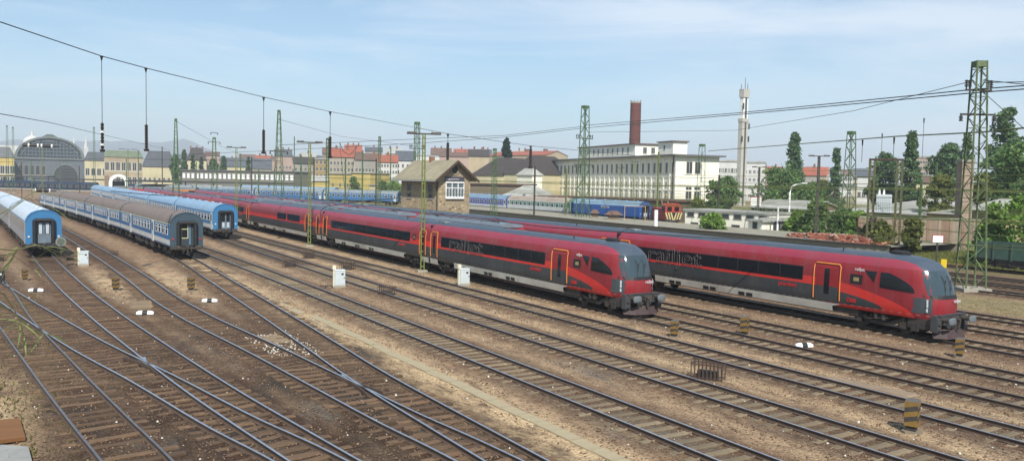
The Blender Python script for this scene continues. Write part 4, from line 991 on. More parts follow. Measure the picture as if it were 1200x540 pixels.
def tlamp(label, x, y, h, mat=m_green2, hd=1.35, rz=0, grp='lamp masts with T heads'):
    t = thing('lamp_mast', label, 'lamp mast', (x, y, GZ), rz, grp)
    for s in (-1, 1):
        b = MB(); b.bar((s*.14, 0, -.1), (s*.095, 0, h), .09 if mat is m_green2 else .17, .16); b.obj('channel', mat, t)
    mb = MB().box(-.10, .10, -.075, .075, 0, .10).mesh('batten', mat); n = int(h/.62)
    for k in range(n): put('batten', mb, t, None, (0, 0, .4+k*.62))
    b = MB(); b.bar((-hd, 0, h), (hd, 0, h), .12, .12); ca = b.obj('crossarm', m_dark, t)
    for s in (-1, 1):
        q = MB(); q.loft([[(s*hd*.45, -.16, h-.02), (s*hd*.45, .16, h-.02), (s*hd*.45, .1, h+.16), (s*hd*.45, -.1, h+.16)], [(s*hd*1.02, -.2, h-.06), (s*hd*1.02, .2, h-.06), (s*hd*1.02, .12, h+.14), (s*hd*1.02, -.12, h+.14)]], close=True); q.face([(s*hd*1.02, -.2, h-.06), (s*hd*1.02, .2, h-.06), (s*hd*1.02, .12, h+.14), (s*hd*1.02, -.12, h+.14)]); q.obj('lamp_housing', m_dark, ca)
    f = MB(); f.box(-.4, .4, -.3, .3, -.1, .14); f.obj('footing', m_concrete, t)
def tl_px(label, px, ytop, D, **kw): p = at(px, ytop, D); tlamp(label, p.x, p.y, p.z-GZ, **kw)
tl_px('nearest lamp mast, yellow green with a T head, beside the second red coach', 497, 157, 67.6, rz=-.3)
tl_px('second lamp mast with a T head along the left red express', 363, 167, 93, rz=-.2)
tl_px('third lamp mast with a T head behind the bright blue coach end', 277, 173, 128, rz=-.2)
tl_px('dark lamp mast with a T head at the poplar beyond the right express', 960, 183, 120, mat=m_dark, rz=-.8)
tl_px('lamp mast with a T head left of the white curved street lamp', 890, 196, 150, mat=m_dark, hd=1.2, rz=-.7)
tl_px('thin lamp mast in front of the cream factory front', 744, 190, 175, mat=m_green2, hd=.8, rz=-.6)
tl_px('thin lamp mast in front of the left part of the cream factory', 727, 197, 175, mat=m_green2, hd=.9, rz=-.6)
tl_px('lamp mast with a long T head in front of the station hall', 49, 172, 260, hd=2.2)
tl_px('lamp mast with a T head in front of the green roofed station wing', 150, 175, 320, hd=3.0)
# plain posts among the far tracks
for i, (px, yt, D, l) in enumerate([(25, 190, 250, 'plain green post at the left edge below the twin thin masts'), (37, 188, 270, 'plain green post before the left side of the arched hall'), (70, 186, 300, 'dark plain post before the right side of the arched hall'), (93, 194, 280, 'plain green post by the right foot of the arched hall'), (148, 186, 260, 'plain green post just right of the white stone arch'), (162, 176, 260, 'dark plain post in front of the green roofed station wing'), (190, 172, 240, 'plain green post before the grey mansard office block'), (230, 190, 230, 'plain green post by the orange locomotive'), (282, 180, 230, 'dark plain post just right of the third T headed lamp mast'), (295, 184, 215, 'plain green post left of the tapering lattice mast'), (303, 198, 200, 'short green post left of the tapering lattice mast'), (353, 182, 170, 'dark plain post between tapering mast and second lamp mast'), (368, 186, 190, 'plain green post right of the second lamp mast'), (405, 186, 170, 'plain green post before the yellow warehouse'), (425, 178, 180, 'dark plain post at the right part of the yellow warehouse'), (441, 186, 190, 'plain green post between yellow warehouse and white block'), (458, 172, 240, 'plain green post left of the signal cabin roof'), (345, 160, 260, 'dark plain post behind the tapering lattice mast'), (627, 195, 160, 'plain post before the left end of the cream factory'), (664, 198, 165, 'plain yellow green post left of the factory mast'), (772, 178, 165, 'dark plain post before the factory downpipe'), (843, 205, 165, 'plain post in front of the tree at the factory corner'), (1098, 190, 150, 'plain green post behind the yellowish tree by the pillar'), (1080, 210, 130, 'plain green post between portal and yellowish tree')]):
    p = at(px, yt, D); t = thing('catenary_post', l, 'post', (p.x, p.y, GZ), 0, 'plain overhead line posts')
    mm = m_green if px < 620 or px > 1040 else m_green2
    b = MB(); b.bar((0, 0, -.1), (0, 0, p.z-GZ), .22, .30); b.obj('shaft', mm if i % 3 else m_dark, t)
    if i % 2 == 0: MB().bar((0, 0, 6.4), (-2.6, 0, 6.6), .06).bar((0, 0, 7.3), (-2.6, 0, 6.6), .05).obj('cantilever', m_wireg, t)
# white street lamp and short white post
p = at(926, 216, 150); t = thing('street_lamp', 'white curved concrete street lamp above the low sheds', 'street lamp', (p.x, p.y, GZ), R(-45))
b = MB(); h = p.z-GZ; b.tube([(0, 0, 0), (0, 0, h*.8), (.25, 0, h*.95), (1.0, 0, h*1.0), (2.0, 0, h*1.02)], [.2, .17, .14, .1, .08], 8); b.obj('column', m_white, t)
b = MB(); b.box(1.9, 2.8, -.15, .15, h*1.01, h*1.04); b.obj('lamp_head', m_white, t)
p = at(912, 243, 128); b = MB(); b.cyl((0, 0, 0), (0, 0, p.z-GZ), .16, .12, 8); o = b.obj('concrete_post', m_white, loc=(p.x, p.y, GZ)); tag(o, 'short white concrete post before the brick shed', 'post')
p = at(769, 246, 128); b = MB(); b.cyl((0, 0, 0), (0, 0, p.z-GZ), .3, .3, 10); o = b.obj('white_post', m_white, loc=(p.x, p.y, GZ)); tag(o, 'white bollard at the tail of the red shunter', 'post')
# signal portal with transformer
pa, pb = at(1018, 290, 108), at(1050, 291, 108); ph = at(1018, 187, 108).z
t = thing('line_portal', 'steel portal of two posts and a top beam carrying a grey transformer', 'portal', (pa.x, pa.y, GZ), math.atan2(pb.y-pa.y, pb.x-pa.x)); wd = (pb-pa).length
m_portal = M('portal_olive', S('6b6a45', .55), .8, 0, .3, 2, .5)
for x in (0, wd):
    b = MB()
    for s in (-.28, .28): b.bar((x+s, 0, 0), (x+s, 0, ph-GZ), .26, .3)
    po = b.obj('portal_post', m_portal, t)
    bm_ = MB().bar((-.28, 0, 0), (.28, 0, .55), .07, .05).mesh('brace', m_portal)
    for k in range(int((ph-GZ)/.6)): put('brace', bm_, po, None, (x, 0, .1+k*.6))
MB().bar((-.4, 0, ph-GZ), (wd+.4, 0, ph-GZ), .3, .25).obj('top_beam', m_rust, t)
MB().bar((-.4, 0, 4.6), (wd+.4, 0, 4.6), .2, .2).obj('cross_beam', m_rust, t)
b = MB(); b.box(.6, wd-.7, -.6, .6, 4.75, 6.9); tr = b.obj('transformer', m_cab, t)
fm = MB().box(-.04, .04, -.68, -.6, 4.95, 6.7).mesh('cooling_fin', m_cab)
for k in range(8): put('cooling_fin', fm, tr, None, (.75+(wd-1.6)*k/7, 0, 0))
for x in (.9, 1.4): MB().cyl((x, 0, 6.9), (x, 0, 7.6), .14, .08, 8).obj('bushing', m_white, tr)
# ------------------------------------------------------------------ overhead wires
def wire(label, pts, r=.03, mat=m_wire, sag=0, n=14, name='overhead_wire', group='overhead wires'):
    P_ = []
    for a, c in zip(pts, pts[1:]):
        a, c = Vector(a), Vector(c)
        for k in range(n): u = k/n; q = a.lerp(c, u); q.z -= sag*4*u*(1-u); P_.append(q)
    P_.append(Vector(pts[-1]))
    o = MB().tube(P_, r, 5).obj(name, mat); return tag(o, label, 'wire', group)
SP = [(-60, 8, 48), (0, 26, 54), (119, 66, 66), (171, 80, 73), (309, 114, 96), (387, 131, 117), (489, 150, 160)]
wire('long span wire falling from the upper left to the signal cabin mast', [at(*q) for q in SP], .035, n=4)
wire('span wire running on from the signal cabin mast towards the factory', [at(489, 150, 160), at(525, 157, 168), at(622, 171, 190), at(760, 184, 230)], .05, n=4)
def hanger(label, px, y0, y1, y2, D, x2=None, white=True):
    a, c, e = at(px, y0, D), at(px, y1, D), at(px, y2, D); c.x, c.y, e.x, e.y = a.x, a.y, a.x, a.y
    t = thing('wire_hanger', label, 'hanger', (a.x, a.y, a.z), 0, 'insulated hangers on the span wire')
    k = D/66
    MB().tube([(0, 0, 0), (0, 0, c.z-a.z)], .022*k, 5).obj('dropper', m_wire, t)
    MB().cyl((0, 0, .02), (0, 0, -.32*k), .12*k, .03*k, 8).obj('clamp', m_wire, t)
    b = MB(); z0, z1 = c.z-a.z, e.z-a.z; b.cyl((0, 0, z0), (0, 0, z1), .07*k, n=8); nn = 9
    for q in range(nn):
        z = z0+(z1-z0)*(q+.3)/nn; rr = .125*k if q < nn-1 else .20*k; b.cyl((0, 0, z), (0, 0, z-.17*k), rr, rr*.8, 10)
    ins = b.obj('insulator', m_insul, t)
    if white:
        for q in (.28, .72): z = z0+(z1-z0)*q; MB().cyl((0, 0, z), (0, 0, z-.12*k), .14*k, n=10).obj('white_ring', m_white, ins)
hanger('leftmost hanger with black and white insulators, in front of the hills', 119, 66, 144, 178, 66)
hanger('second hanger from the left with a black insulator', 171, 80, 146, 177, 73, white=False)
hanger('hanger left of the tapering lattice mast', 309, 114, 152, 180, 96, white=False)
hanger('hanger above the grey apartment blocks', 387, 131, 160, 185, 117, white=False)
hanger('hanger over the brick signal cabin roof', 525, 157, 167, 191, 168, white=False)
hanger('hanger over the dark shed roofs', 622, 171, 174, 197, 190, white=False)
def bar_insulator(label, x0, x1, y0, y1, D, dots):
    a, c = at(x0, y0, D), at(x1, y1, D); d = c-a; L_ = d.length
    t = thing('line_insulator', label, 'insulator', a, 0, 'line insulators at the left'); k = D/70
    b = MB(); b.tube([(0, 0, 0), tuple(d)], .04*k, 5)
    for u0, u1 in dots[0]: b.cyl(tuple(d*u0), tuple(d*u1), .13*k, n=8)
    ins = b.obj('insulator', m_insul, t)
    for u in dots[1]: MB().cyl(tuple(d*(u-.02)), tuple(d*(u+.02)), .15*k, n=8).obj('white_ring', m_white, ins)
bar_insulator('horizontal line insulators with white rings in front of the station hall', 26, 69, 170, 172, 90, ([(.02, .15), (.2, .38), (.56, .78)], [.17, .42, .52, .8]))
bar_insulator('horizontal line insulators above the left coach rake', 40, 66, 223, 224, 75, ([(.1, .35), (.45, .62)], [.05, .7]))
W = [
 ('upper line of the double feeder between tall lattice mast and factory mast', [(1260, 96, 66), (1141, 105, 71), (870, 132, 105), (686, 147, 158)], .045, m_wire),
 ('lower line of the double feeder between tall lattice mast and factory mast', [(1260, 100, 66), (1141, 109, 71), (870, 134, 105), (686, 150, 158)], .045, m_wire),
 ('feeder from the factory mast to the signal cabin mast', [(686, 148, 158), (590, 159, 160), (489, 163, 160), (400, 167, 170), (327, 170, 150)], .045, m_wire),
 ('second feeder from the factory mast to the signal cabin mast', [(686, 150, 158), (590, 161, 160), (489, 168, 160), (330, 176, 200), (200, 182, 240)], .045, m_wire),
 ('thin wire rising to the tall lattice mast top insulator', [(1136, 96, 71), (1000, 130, 100), (860, 153, 160), (690, 155, 160)], .03, m_wire),
 ('thin wire from the tall mast to the right edge', [(1152, 94, 71), (1210, 100, 66)], .03, m_wire),
 ('thin second wire from the tall mast to the right edge', [(1152, 97, 71), (1210, 96, 60)], .03, m_wire),
 ('slanting stay wire falling right of the tall mast', [(1158, 113, 71), (1210, 160, 62)], .025, m_wire),
 ('thick green span wire passing in front of the tall lattice mast', [(1260, 144, 60), (1150, 155, 71), (1048, 160, 90), (1011, 163, 100), (830, 177, 165)], .06, m_wireg),
 ('thin wire along the far tracks left of the hall', [(-20, 130, 60), (55, 143, 90), (120, 158, 150), (200, 176, 260)], .03, m_wire),
 ('cross wire in front of the distant blocks', [(0, 190, 240), (110, 186, 240), (206, 187, 165), (330, 189, 150)], .04, m_wire),
 ('thin wire from the tapering mast', [(327, 140, 150), (400, 160, 200), (489, 172, 160)], .03, m_wire),
 ('thin wire falling from the second lattice mast to the left', [(206, 142, 165), (260, 172, 250), (330, 200, 300)], .03, m_wire),
 ('curved loop of cable hanging between two droppers', [(398, 167, 110), (402, 177, 110), (409, 182, 110), (415, 177, 110), (418, 170, 110)], .04, m_wire),
 ('long dropper wire over the third red coach, left', [(398, 167, 110), (402, 205, 100), (406, 237, 92)], .03, m_wire),
 ('long dropper wire over the third red coach, right', [(418, 170, 110), (412, 205, 100), (406, 237, 92)], .03, m_wire),
 ('dark cable bar above the gap between second and third red coaches', [(374, 262, 87), (376, 247, 88), (381, 242, 90), (430, 235, 92), (470, 232, 96)], .05, m_wire),
 ('dark line over the bright blue coach roof', [(130, 224, 120), (180, 228.5, 118), (205, 229.5, 112)], .06, m_wire),
 ('dark line over the fourth red coach roof', [(258, 231, 120), (292, 237, 118), (312, 238.5, 118)], .06, m_wire),
 ('cable above the grey locomotive roofs', [(460, 246, 70), (560, 256, 64), (640, 266, 56), (760, 274, 50), (900, 282, 50)], .035, m_wire),
]
for l, q, r, mm in W: wire(l, [at(*k) for k in q], r, mm, n=5)
for l, px, y0, y1, D in (('short dropper on the green span wire, left of two', 1011, 163, 190, 100), ('short dropper on the green span wire, right of two', 1048, 160, 190, 90), ('thin dropper right of the portal', 1083, 138, 186, 120), ('thin dropper left of the portal', 1034, 156, 178, 130)):
    a = at(px, y0, D); c = at(px, y1, D); t = thing('wire_dropper', l, 'dropper', a, 0, 'droppers at the right')
    MB().tube([(0, 0, 0), (0, 0, c.z-a.z)], .03, 5).obj('dropper', m_wire, t); MB().cyl((0, 0, -.1), (0, 0, -.75), .10, .06, 8).obj('insulator', m_insul, t)
# contact and carrier wires along the tracks on the right
k = 0
for X, Y0, Y1 in ((44.6, 18, 300), (49.2, 16, 300), (62.4, 14, 300), (67.2, 12, 300), (72, 10, 300), (79.5, 10, 280), (88, 10, 260)):
    for z, r in ((5.7, .022), (7.1, .022)):
        if X < 60 and z > 6: continue
        k += 1; pts = [(X, Y0+(Y1-Y0)*u/8, z+(.0 if z < 6 else .4*abs(math.sin(u*math.pi/2)))) for u in range(9)]
        wire(('contact' if z < 6 else 'carrier')+' wire over the %s track beyond the right express' % ['first', 'second', 'third', 'fourth', 'fifth', 'sixth', 'seventh'][[44.6, 49.2, 62.4, 67.2, 72, 79.5, 88].index(X)], pts, r, m_wireg, n=2, group='contact wires over the right tracks')
for i, (a, c) in enumerate([((820, 213, 170), (1230, 214, 75)), ((800, 205, 190), (1230, 205, 80)), ((760, 226, 170), (1230, 232, 70)), ((700, 235, 170), (1230, 262, 75)), ((900, 199, 190), (1230, 196, 80)), ((860, 243, 120), (1230, 281, 72)), ((840, 219, 170), (1230, 222, 80)), ((930, 262, 110), (1230, 296, 68)), ((1000, 276, 95), (1230, 289, 70))]):
    wire(['first', 'second', 'third', 'fourth', 'fifth', 'sixth', 'seventh', 'eighth', 'ninth'][i]+' of the slanting greenish wires crossing behind the right express', [at(*a), at(*c)], .035, m_wireg, sag=.25, group='greenish wires behind the right express')
# ------------------------------------------------------------------ buildings
def unit_window(fr, pane, bars=1):
    b = MB(); a = .09
    b.box(0, a, -.06, .04, 0, 1, 0).box(1-a, 1, -.06, .04, 0, 1, 0).box(a, 1-a, -.06, .04, 0, a*.6, 0).box(a, 1-a, -.06, .04, 1-a*.6, 1, 0)
    for k in range(bars): x = (k+1)/(bars+1); b.box(x-.03, x+.03, -.04, .04, .05, .95, 0)
    b.box(a*.5, 1-a*.5, -.02, .03, .03, .97, 1); b.box(-.08, 1.08, -.10, .03, -.06, 0, 0)
    return b.mesh('window', [fr, pane])
m_pane = M('far_pane', (.045, .05, .055), .15, 0, .3, .3)
m_pane_w = M('far_pane_pale', (.13, .15, .17), .2, 0, .3, .3)
WIN = {'pale': unit_window(M('frame_pale', S('d8d4c4', .68), .7), m_pane), 'white': unit_window(m_white, m_pane, 2), 'plain': unit_window(M('frame_grey', S('9a968c', .6), .7), m_pane, 0), 'bright': unit_window(m_white, M('blind_white', (.68, .7, .7), .6), 0), 'soft': unit_window(M('frame_pale', S('d8d4c4', .68), .7), m_pane_w)}
def wall(name, hexc, k=.68, grime=.35): return M(name, S(hexc, k), .9, 0, .10, .25, grime, S('6e6456', .55))
def roofm(name, hexc, k=.62): return M(name, S(hexc, k), .85, 0, .22, .5, .35, S('55504a', .5), stretch=(1, 1, 1))
def bld(name, label, cat, A, B, depth, wm, roof=('flat', None, .5), rows=(), side=None, plinth=None, group=None, eave=.4, zbase=GZ, chim=0, winkind='pale', cornice=None):
    pa, pb = at(*A), at(*B); L_ = math.hypot(pb.x-pa.x, pb.y-pa.y); rz = math.atan2(pb.y-pa.y, pb.x-pa.x); H = (pa.z+pb.z)/2-zbase
    t = thing(name, label, cat, (pa.x, pa.y, zbase), rz, group)
    MB().box(0, L_, 0, depth, -.3, H).obj('wall', wm, t)
    kind, rm, rh = roof; e = eave; r = MB()
    if kind == 'flat':
        r.box(-e, L_+e, -e, depth+e, H, H+rh)
    elif kind == 'gable':
        r.loft([[(x, -e, H-.1), (x, depth/2, H+rh), (x, depth+e, H-.1)] for x in (-e, L_+e)]); r.loft([[(x, -e, H-.25), (x, depth/2, H+rh-.25), (x, depth+e, H-.25)] for x in (L_+e, -e)])
        for x in (-e, L_+e): r.face([(x, -e, H-.25), (x, -e, H-.1), (x, depth/2, H+rh), (x, depth/2, H+rh-.25)]); r.face([(x, depth+e, H-.25), (x, depth+e, H-.1), (x, depth/2, H+rh), (x, depth/2, H+rh-.25)])
        g = MB(); 
        for x in (.0, L_): g.face([(x, 0, H), (x, depth/2, H+rh-.2), (x, depth, H)])
        g.obj('gable_wall', wm, t)
    elif kind == 'endgable':
        r.loft([[(-e, y, H-.1), (L_/2, y, H+rh), (L_+e, y, H-.1)] for y in (-e, depth+e)]); r.loft([[(-e, y, H-.3), (L_/2, y, H+rh-.3), (L_+e, y, H-.3)] for y in (depth+e, -e)])
        for y in (-e, depth+e): r.face([(-e, y, H-.3), (-e, y, H-.1), (L_/2, y, H+rh), (L_/2, y, H+rh-.3)]); r.face([(L_+e, y, H-.3), (L_+e, y, H-.1), (L_/2, y, H+rh), (L_/2, y, H+rh-.3)])
        g = MB()
        for y in (0, depth): g.face([(0, y, H), (L_, y, H), (L_/2, y, H+rh-.2)])
        g.obj('gable_wall', wm, t)
    else:
        i = min(L_, depth)*.45 if kind == 'hip' else rh*.35
        lo = [(-e, -e, H), (L_+e, -e, H), (L_+e, depth+e, H), (-e, depth+e, H)]
        hi = [(i, min(i, depth*.48), H+rh), (L_-i, min(i, depth*.48), H+rh), (L_-i, depth-min(i, depth*.48), H+rh), (i, depth-min(i, depth*.48), H+rh)]
        r.loft([[(x, y, z-.12) for x, y, z in lo], lo, hi], close=True); r.face(hi); r.face(lo[::-1])
    ro = r.obj('roof', rm or wm, t)
    for k in range(chim):
        x = L_*(k+.6)/(chim+.2); MB().box(x-.5, x+.5, depth*.42, depth*.58, H, H+max(rh, .8)+1.4).obj('chimney', M('chimney_brick', S('8a6a58', .6), .9), ro)
    def put_rows(rows_, Ln, fx):
        for (z0, h, n, wd, *kd) in rows_:
            for k in range(n):
                u = Ln*(k+.5)/n-wd/2; o = put('window', WIN[kd[0] if kd else winkind], t, None, fx(u, z0)[0], fx(u, z0)[1]); o.scale = (wd, 1, h)
    put_rows(rows, L_, lambda u, z: ((u, 0, z), 0))
    if side: put_rows(side[1], depth, (lambda u, z: ((L_, u, z), R(90))) if side[0] == 'right' else (lambda u, z: ((0, depth-u, z), R(-90))))
    if plinth: b = MB(); b.box(-.1, L_+.1, -.1, depth+.1, -.3, plinth[0]); b.obj('plinth', plinth[1], t)
    if cornice:
        for z in cornice: b = MB(); b.box(-.12, L_+.12, -.14, depth+.12, z, z+.3); b.obj('cornice', wm, t)
    return t, L_, H
w_cream = wall('wall_factory_cream', 'f2eedc', .90, .18); w_cream2 = wall('wall_cream', 'ddd3ab'); w_yel = wall('wall_yellow', 'd9c274'); w_grey = wall('wall_grey', 'a8a59c'); w_beige = wall('wall_beige', 'c3b293'); w_white = wall('wall_white', 'dcdcd8', .72, .25); w_brown = wall('wall_brown', '94826c'); w_pink = wall('wall_pinkish', 'bfa596'); w_brick = wall('wall_brick', 'a5745a')
r_grey = roofm('roof_grey', '7b7e80'); r_dark = roofm('roof_dark_brown', '4b4440'); r_red = roofm('roof_red_tile', 'b4654a'); r_slate = roofm('roof_slate', '5f656c'); r_green = roofm('roof_copper_green', '7d8c72'); r_brown = roofm('roof_brown', '7c6152'); r_pale = roofm('roof_pale_felt', 'b2b2aa', .72)
# the cream factory: long front, lit end, penthouse, chimney
pc = (793, 181.5, 222); n_up = 31
A_, B_ = (628, 190.5, 312), pc
t, FL, FH = bld('factory_building', 'long cream factory block with rows of tall windows and an overhanging flat roof', 'factory', A_, B_, 13.3, w_cream, ('flat', r_grey, .45), rows=[(FHZ, h, n_up, w_) for FHZ, h, w_ in ((10.6, 2.9, 1.15), (6.9, 1.4, .75), (2.9, 3.0, .75))], eave=1.3, winkind='pale', plinth=(2.2, wall('wall_plinth', 'b9ad8c')), cornice=(9.6, 5.9))
for zz, hh in ((10.4, 3.5), (3.6, 3.6)):
    for yy in (3.0, 5.6): o = put('window', WIN['pale'], t, None, (FL, yy, zz), R(90)); o.scale = (2.0, 1, hh)
pm = MB().box(-.28, .28, -.16, .0, 2.2, FH-.3).mesh('pilaster', w_cream)
for k in range(n_up+1): put('pilaster', pm, t, None, (min(max(FL*k/n_up, .3), FL-.3), 0, 0))
MB().box(FL-1.25, FL-1.05, -.35, -.15, 0, FH).obj('downpipe', m_dark, t)
# penthouse rows stand on the factory roof, as parts of it
ph_ = MB(); ph_.box(FL*.30, FL*.70, 4.0, 12.5, FH+.4, FH+4.3); po = ph_.obj('penthouse', w_cream, t); MB().box(FL*.295, FL*.705, 3.5, 12.9, FH+4.3, FH+4.6).obj('penthouse_roof', r_brown, po)
for k in range(11): o = put('window', WIN['pale'], po, None, (FL*.31+k*FL*.034, 4.0, FH+1.6)); o.scale = (1.1, 1, 1.9)
for yy in (6.6, 9.4): o = put('window', WIN['pale'], po, None, (FL*.70, yy, FH+1.5), R(90)); o.scale = (1.4, 1, 2.0)
tw = MB(); tw.box(FL*.835, FL*.915, 4, 8.5, FH+.4, FH+4.2); to = tw.obj('roof_tower', w_cream, t); MB().box(FL*.83, FL*.92, 3.6, 8.9, FH+4.2, FH+4.5).obj('tower_roof', r_brown, to)
for k, (u, a) in enumerate(((.865, .8),)): o = put('window', WIN['plain'], to, None, (FL*u, 4, FH+2.2)); o.scale = (a, 1, 1.2)
# chimney stack of brick
p0 = at(742, 230, 275); zt = at(742, 119.5, 275).z
t = thing('brick_chimney', 'tall dark red brick chimney behind the cream factory', 'chimney', (p0.x, p0.y, GZ))
m_chim = M('chimney_dark_brick', S('7a4a42', .62), .9, 0, .3, 2.2, .4, (.05, .035, .03))
MB().cyl((0, 0, -.1), (0, 0, zt-GZ-.5), 1.95, 1.75, 20).obj('shaft', m_chim, t)
MB().cyl((0, 0, zt-GZ-.5), (0, 0, zt-GZ), 1.85, 1.85, 20).obj('rim', m_concrete, t)
hp = MB()
for k in range(10): a = k*.628; hp.cyl((1.7*math.cos(a), 1.7*math.sin(a), zt-GZ), (1.7*math.cos(a), 1.7*math.sin(a), zt-GZ+.6), .05, n=5)
hp.obj('rim_posts', m_dark, t, 'stuff')
for k in range(7): MB().cyl((0, 0, 3+k*(zt-GZ)/7.3), (0, 0, 3.18+k*(zt-GZ)/7.3), 1.98-.2*k/7.3, n=20).obj('hoop', m_rust, t)
# transmitter tower
p0 = at(868, 230, 330); zt = at(870, 105, 330).z
t = thing('radio_tower', 'white and grey antenna tower with a platform head behind the trees', 'tower', (p0.x, p0.y, GZ)); H = zt-GZ
mt1 = M('tower_concrete', S('c8c5ba', .74), .9, 0, .12, .3, .3); 
MB().box(-1.6, -.35, -1.0, 1.0, 0, H*.72).obj('shaft', mt1, t); MB().box(.5, 1.6, -1.0, 1.0, 0, H*.72).obj('shaft', mt1, t); MB().box(-.35, .5, -1.1, .9, 0, H*.99).obj('ladder_shaft', M('tower_slot', (.07, .07, .075), .8), t)
MB().box(-1.75, 1.75, -1.2, 1.2, H*.72, H*.75).obj('gallery', mt1, t)
MB().box(-1.3, -.35, -.9, .9, H*.75, H*.93).obj('upper_shaft', m_white, t); MB().box(.5, 1.35, -.9, .9, H*.75, H*.93).obj('upper_shaft', m_white, t)
MB().box(-1.6, 1.6, -1.2, 1.2, H*.93, H).obj('head', mt1, t)
for x, h in ((-1.8, 2), (.3, 4.5), (1.7, 2.5)): MB().cyl((x, 0, H), (x, 0, H+h), .12, .08, 6).obj('antenna', m_dark, t)
for z, x in ((.55, -1.9), (.55, 1.6), (.66, 1.7), (.83, -1.7)): MB().box(x, x+.4, -1.4, -1.0, H*z, H*z+2.2).obj('panel_antenna', m_dark, t)
# brick signal cabin
pA = at(514, 207, 134); X0, Y0 = pA.x, pA.y; Lg, Dp, H = 6.3, 11.3, pA.z-GZ+.2
rzc = R(8)
t = thing('signal_cabin', 'weathered brick signal cabin with gabled felt roof and white three part window', 'signal cabin', (X0, Y0, GZ), rzc)
m_sb = M('cabin_brick', S('ad9c80', .76), .95, 0, .32, 2.6, .5, S('6b5a46', .5), bump=.4)
br_me = [MB().box(0, .46, -.035, 0, 0, .20).mesh('stone', M('cabin_stone_%d' % k, S(h, .72), .9, 0, .15, 2)) for k, h in enumerate(('cdb488', '8f7753', 'd6c298', '7d6a4c'))]
MB().box(0, Lg, 0, Dp, -.3, H).obj('wall', m_sb, t)
rise = at(533.5, 188.5, 134).z-GZ-H-.05
g = MB(); g.face([(0, 0, H), (Lg, 0, H), (Lg/2, 0, H+rise)]); g.face([(0, Dp, H), (Lg, Dp, H), (Lg/2, Dp, H+rise)]); g.obj('gable_wall', m_sb, t)
rr = random.Random(5); cnt = 0
for i in range(60):
    x, z = rr.uniform(.1, Lg-.6), rr.uniform(.6, H-.3)
    if (1.6 < x+.2 < 5.2 and H-5.0 < z < H-.1): continue
    put('stone', br_me[rr.randrange(4)], t, None, (x, .01, round(z/.25)*.25)); cnt += 1
    o = put('stone', br_me[rr.randrange(4)], t, None, (.01, rr.uniform(.8, Dp-.2), round(rr.uniform(.6, H-.5)/.25)*.25), R(-90))
e, yo = 1.25, 1.0; sl_ = rise/(Lg/2); r = MB()
m_cabroof = roofm('cabin_roof_felt', 'a09880', .70)
for s in (0, 1):
    xe = -e if s == 0 else Lg+e; ze = H-e*sl_
    q = [(xe, -yo, ze), (Lg/2, -yo, H+rise+.0), (Lg/2, Dp+yo, H+rise), (xe, Dp+yo, ze)]
    r = MB(); r.loft([[(x, y, z+.02) for x, y, z in q], [(x, y, z+.2) for x, y, z in q]], close=True); r.face([(x, y, z+.2) for x, y, z in q]); r.face([(x, y, z+.02) for x, y, z in q][::-1]); ro = r.obj('roof_slope', m_cabroof, t)
    f = MB(); f.bar((xe, -yo-.04, ze), (Lg/2, -yo-.04, H+rise), .12, .35); f.obj('bargeboard', M('bargeboard_brown', S('5c4a3c', .6), .8), t)
    bt = MB(); bt.bar((0, 0, 0), ((Lg/2-xe), 0, H+rise-ze), .08, .07); mb_ = bt.mesh('roof_batten', m_cabroof)
    for k in range(12): put('roof_batten', mb_, ro, None, (xe, -.5+k*(Dp+1)/11, ze+.22))
gt = MB(); gt.bar((-e-.1, -yo, H-e*sl_+.02), (-e-.1, Dp+yo, H-e*sl_+.02), .16); gt.obj('gutter', M('gutter_zinc', S('b8c0c0', .62), .4), t)
b = MB(); n = 16; b.loft([[(Lg/2+r_*math.cos(2*math.pi*i/n), y, H+1.05+r_*1.1*math.sin(2*math.pi*i/n)) for i in range(n)] for r_, y in ((.88, -.05), (.88, -.12), (.66, -.12), (.66, -.03))], close=True); kf = b.obj('round_window', M('stone_ring', S('a89c80', .66), .8), t)
b = MB(); b.face([(Lg/2+.66*math.cos(2*math.pi*i/n), -.04, H+1.05+.72*math.sin(2*math.pi*i/n)) for i in range(n)]); b.obj('pane', m_glass, kf)
b = MB(); b.box(1.15, 5.15, -.10, .0, H-.95, H-.15); kb = b.obj('name_board', M('name_board_dark', (.05, .05, .07), .6), t)
me_ = text_mesh('Budapest-Keleti', .42, None, m_whitetext); me_.transform(Matrix.Rotation(R(90), 4, 'Z')); put('lettering', me_, kb, None, (1.35, -.12, H-.7))
z0, z1 = H-3.6, H-1.1
MB().box(1.35, 5.0, -.25, .0, z1-.12, z1+.12).obj('window_frame', m_white, t); MB().box(1.35, 5.0, -.3, 0, z0-.2, z0).obj('window_sill', m_white, t)
for k in range(3):
    x0 = 1.45+k*1.2; b = MB(); b.box(x0-.08, x0+.04, -.22, 0, z0, z1-.12).box(x0+1.1, x0+1.2, -.22, 0, z0, z1-.12).box(x0+.04, x0+1.1, -.2, 0, z1-1.0, z1-.85).box(x0+.54, x0+.60, -.2, 0, z0, z1-1.0).box(x0+.04, x0+1.1, -.2, -.1, z0, z0+.15); wn = b.obj('window', m_white, t)
    MB().box(x0+.04, x0+1.1, -.1, .02, z0+.1, z1-.12).obj('pane', M('cabin_pane', (.10, .13, .15), .12, 0, .2, 2, spec=.6), wn)
for y in (3.0, 9.4): o = put('window', WIN['plain'], t, None, (0, y, H-3.9), R(-90)); o.scale = (1.3, 1, 2.6)
MB().tube([(-.12, .25, 0), (-.12, .25, H-.4), (-e, -.2, H-e*sl_)], .09, 6).obj('downpipe', m_dark, t)
MB().box(1.6, 6.0, -1.5, .0, z0-3.0, z0-2.8).box(1.6, 5.0, -1.2, -.9, z0-3.1, z0-2.6).obj('porch_roof', m_rust, t)
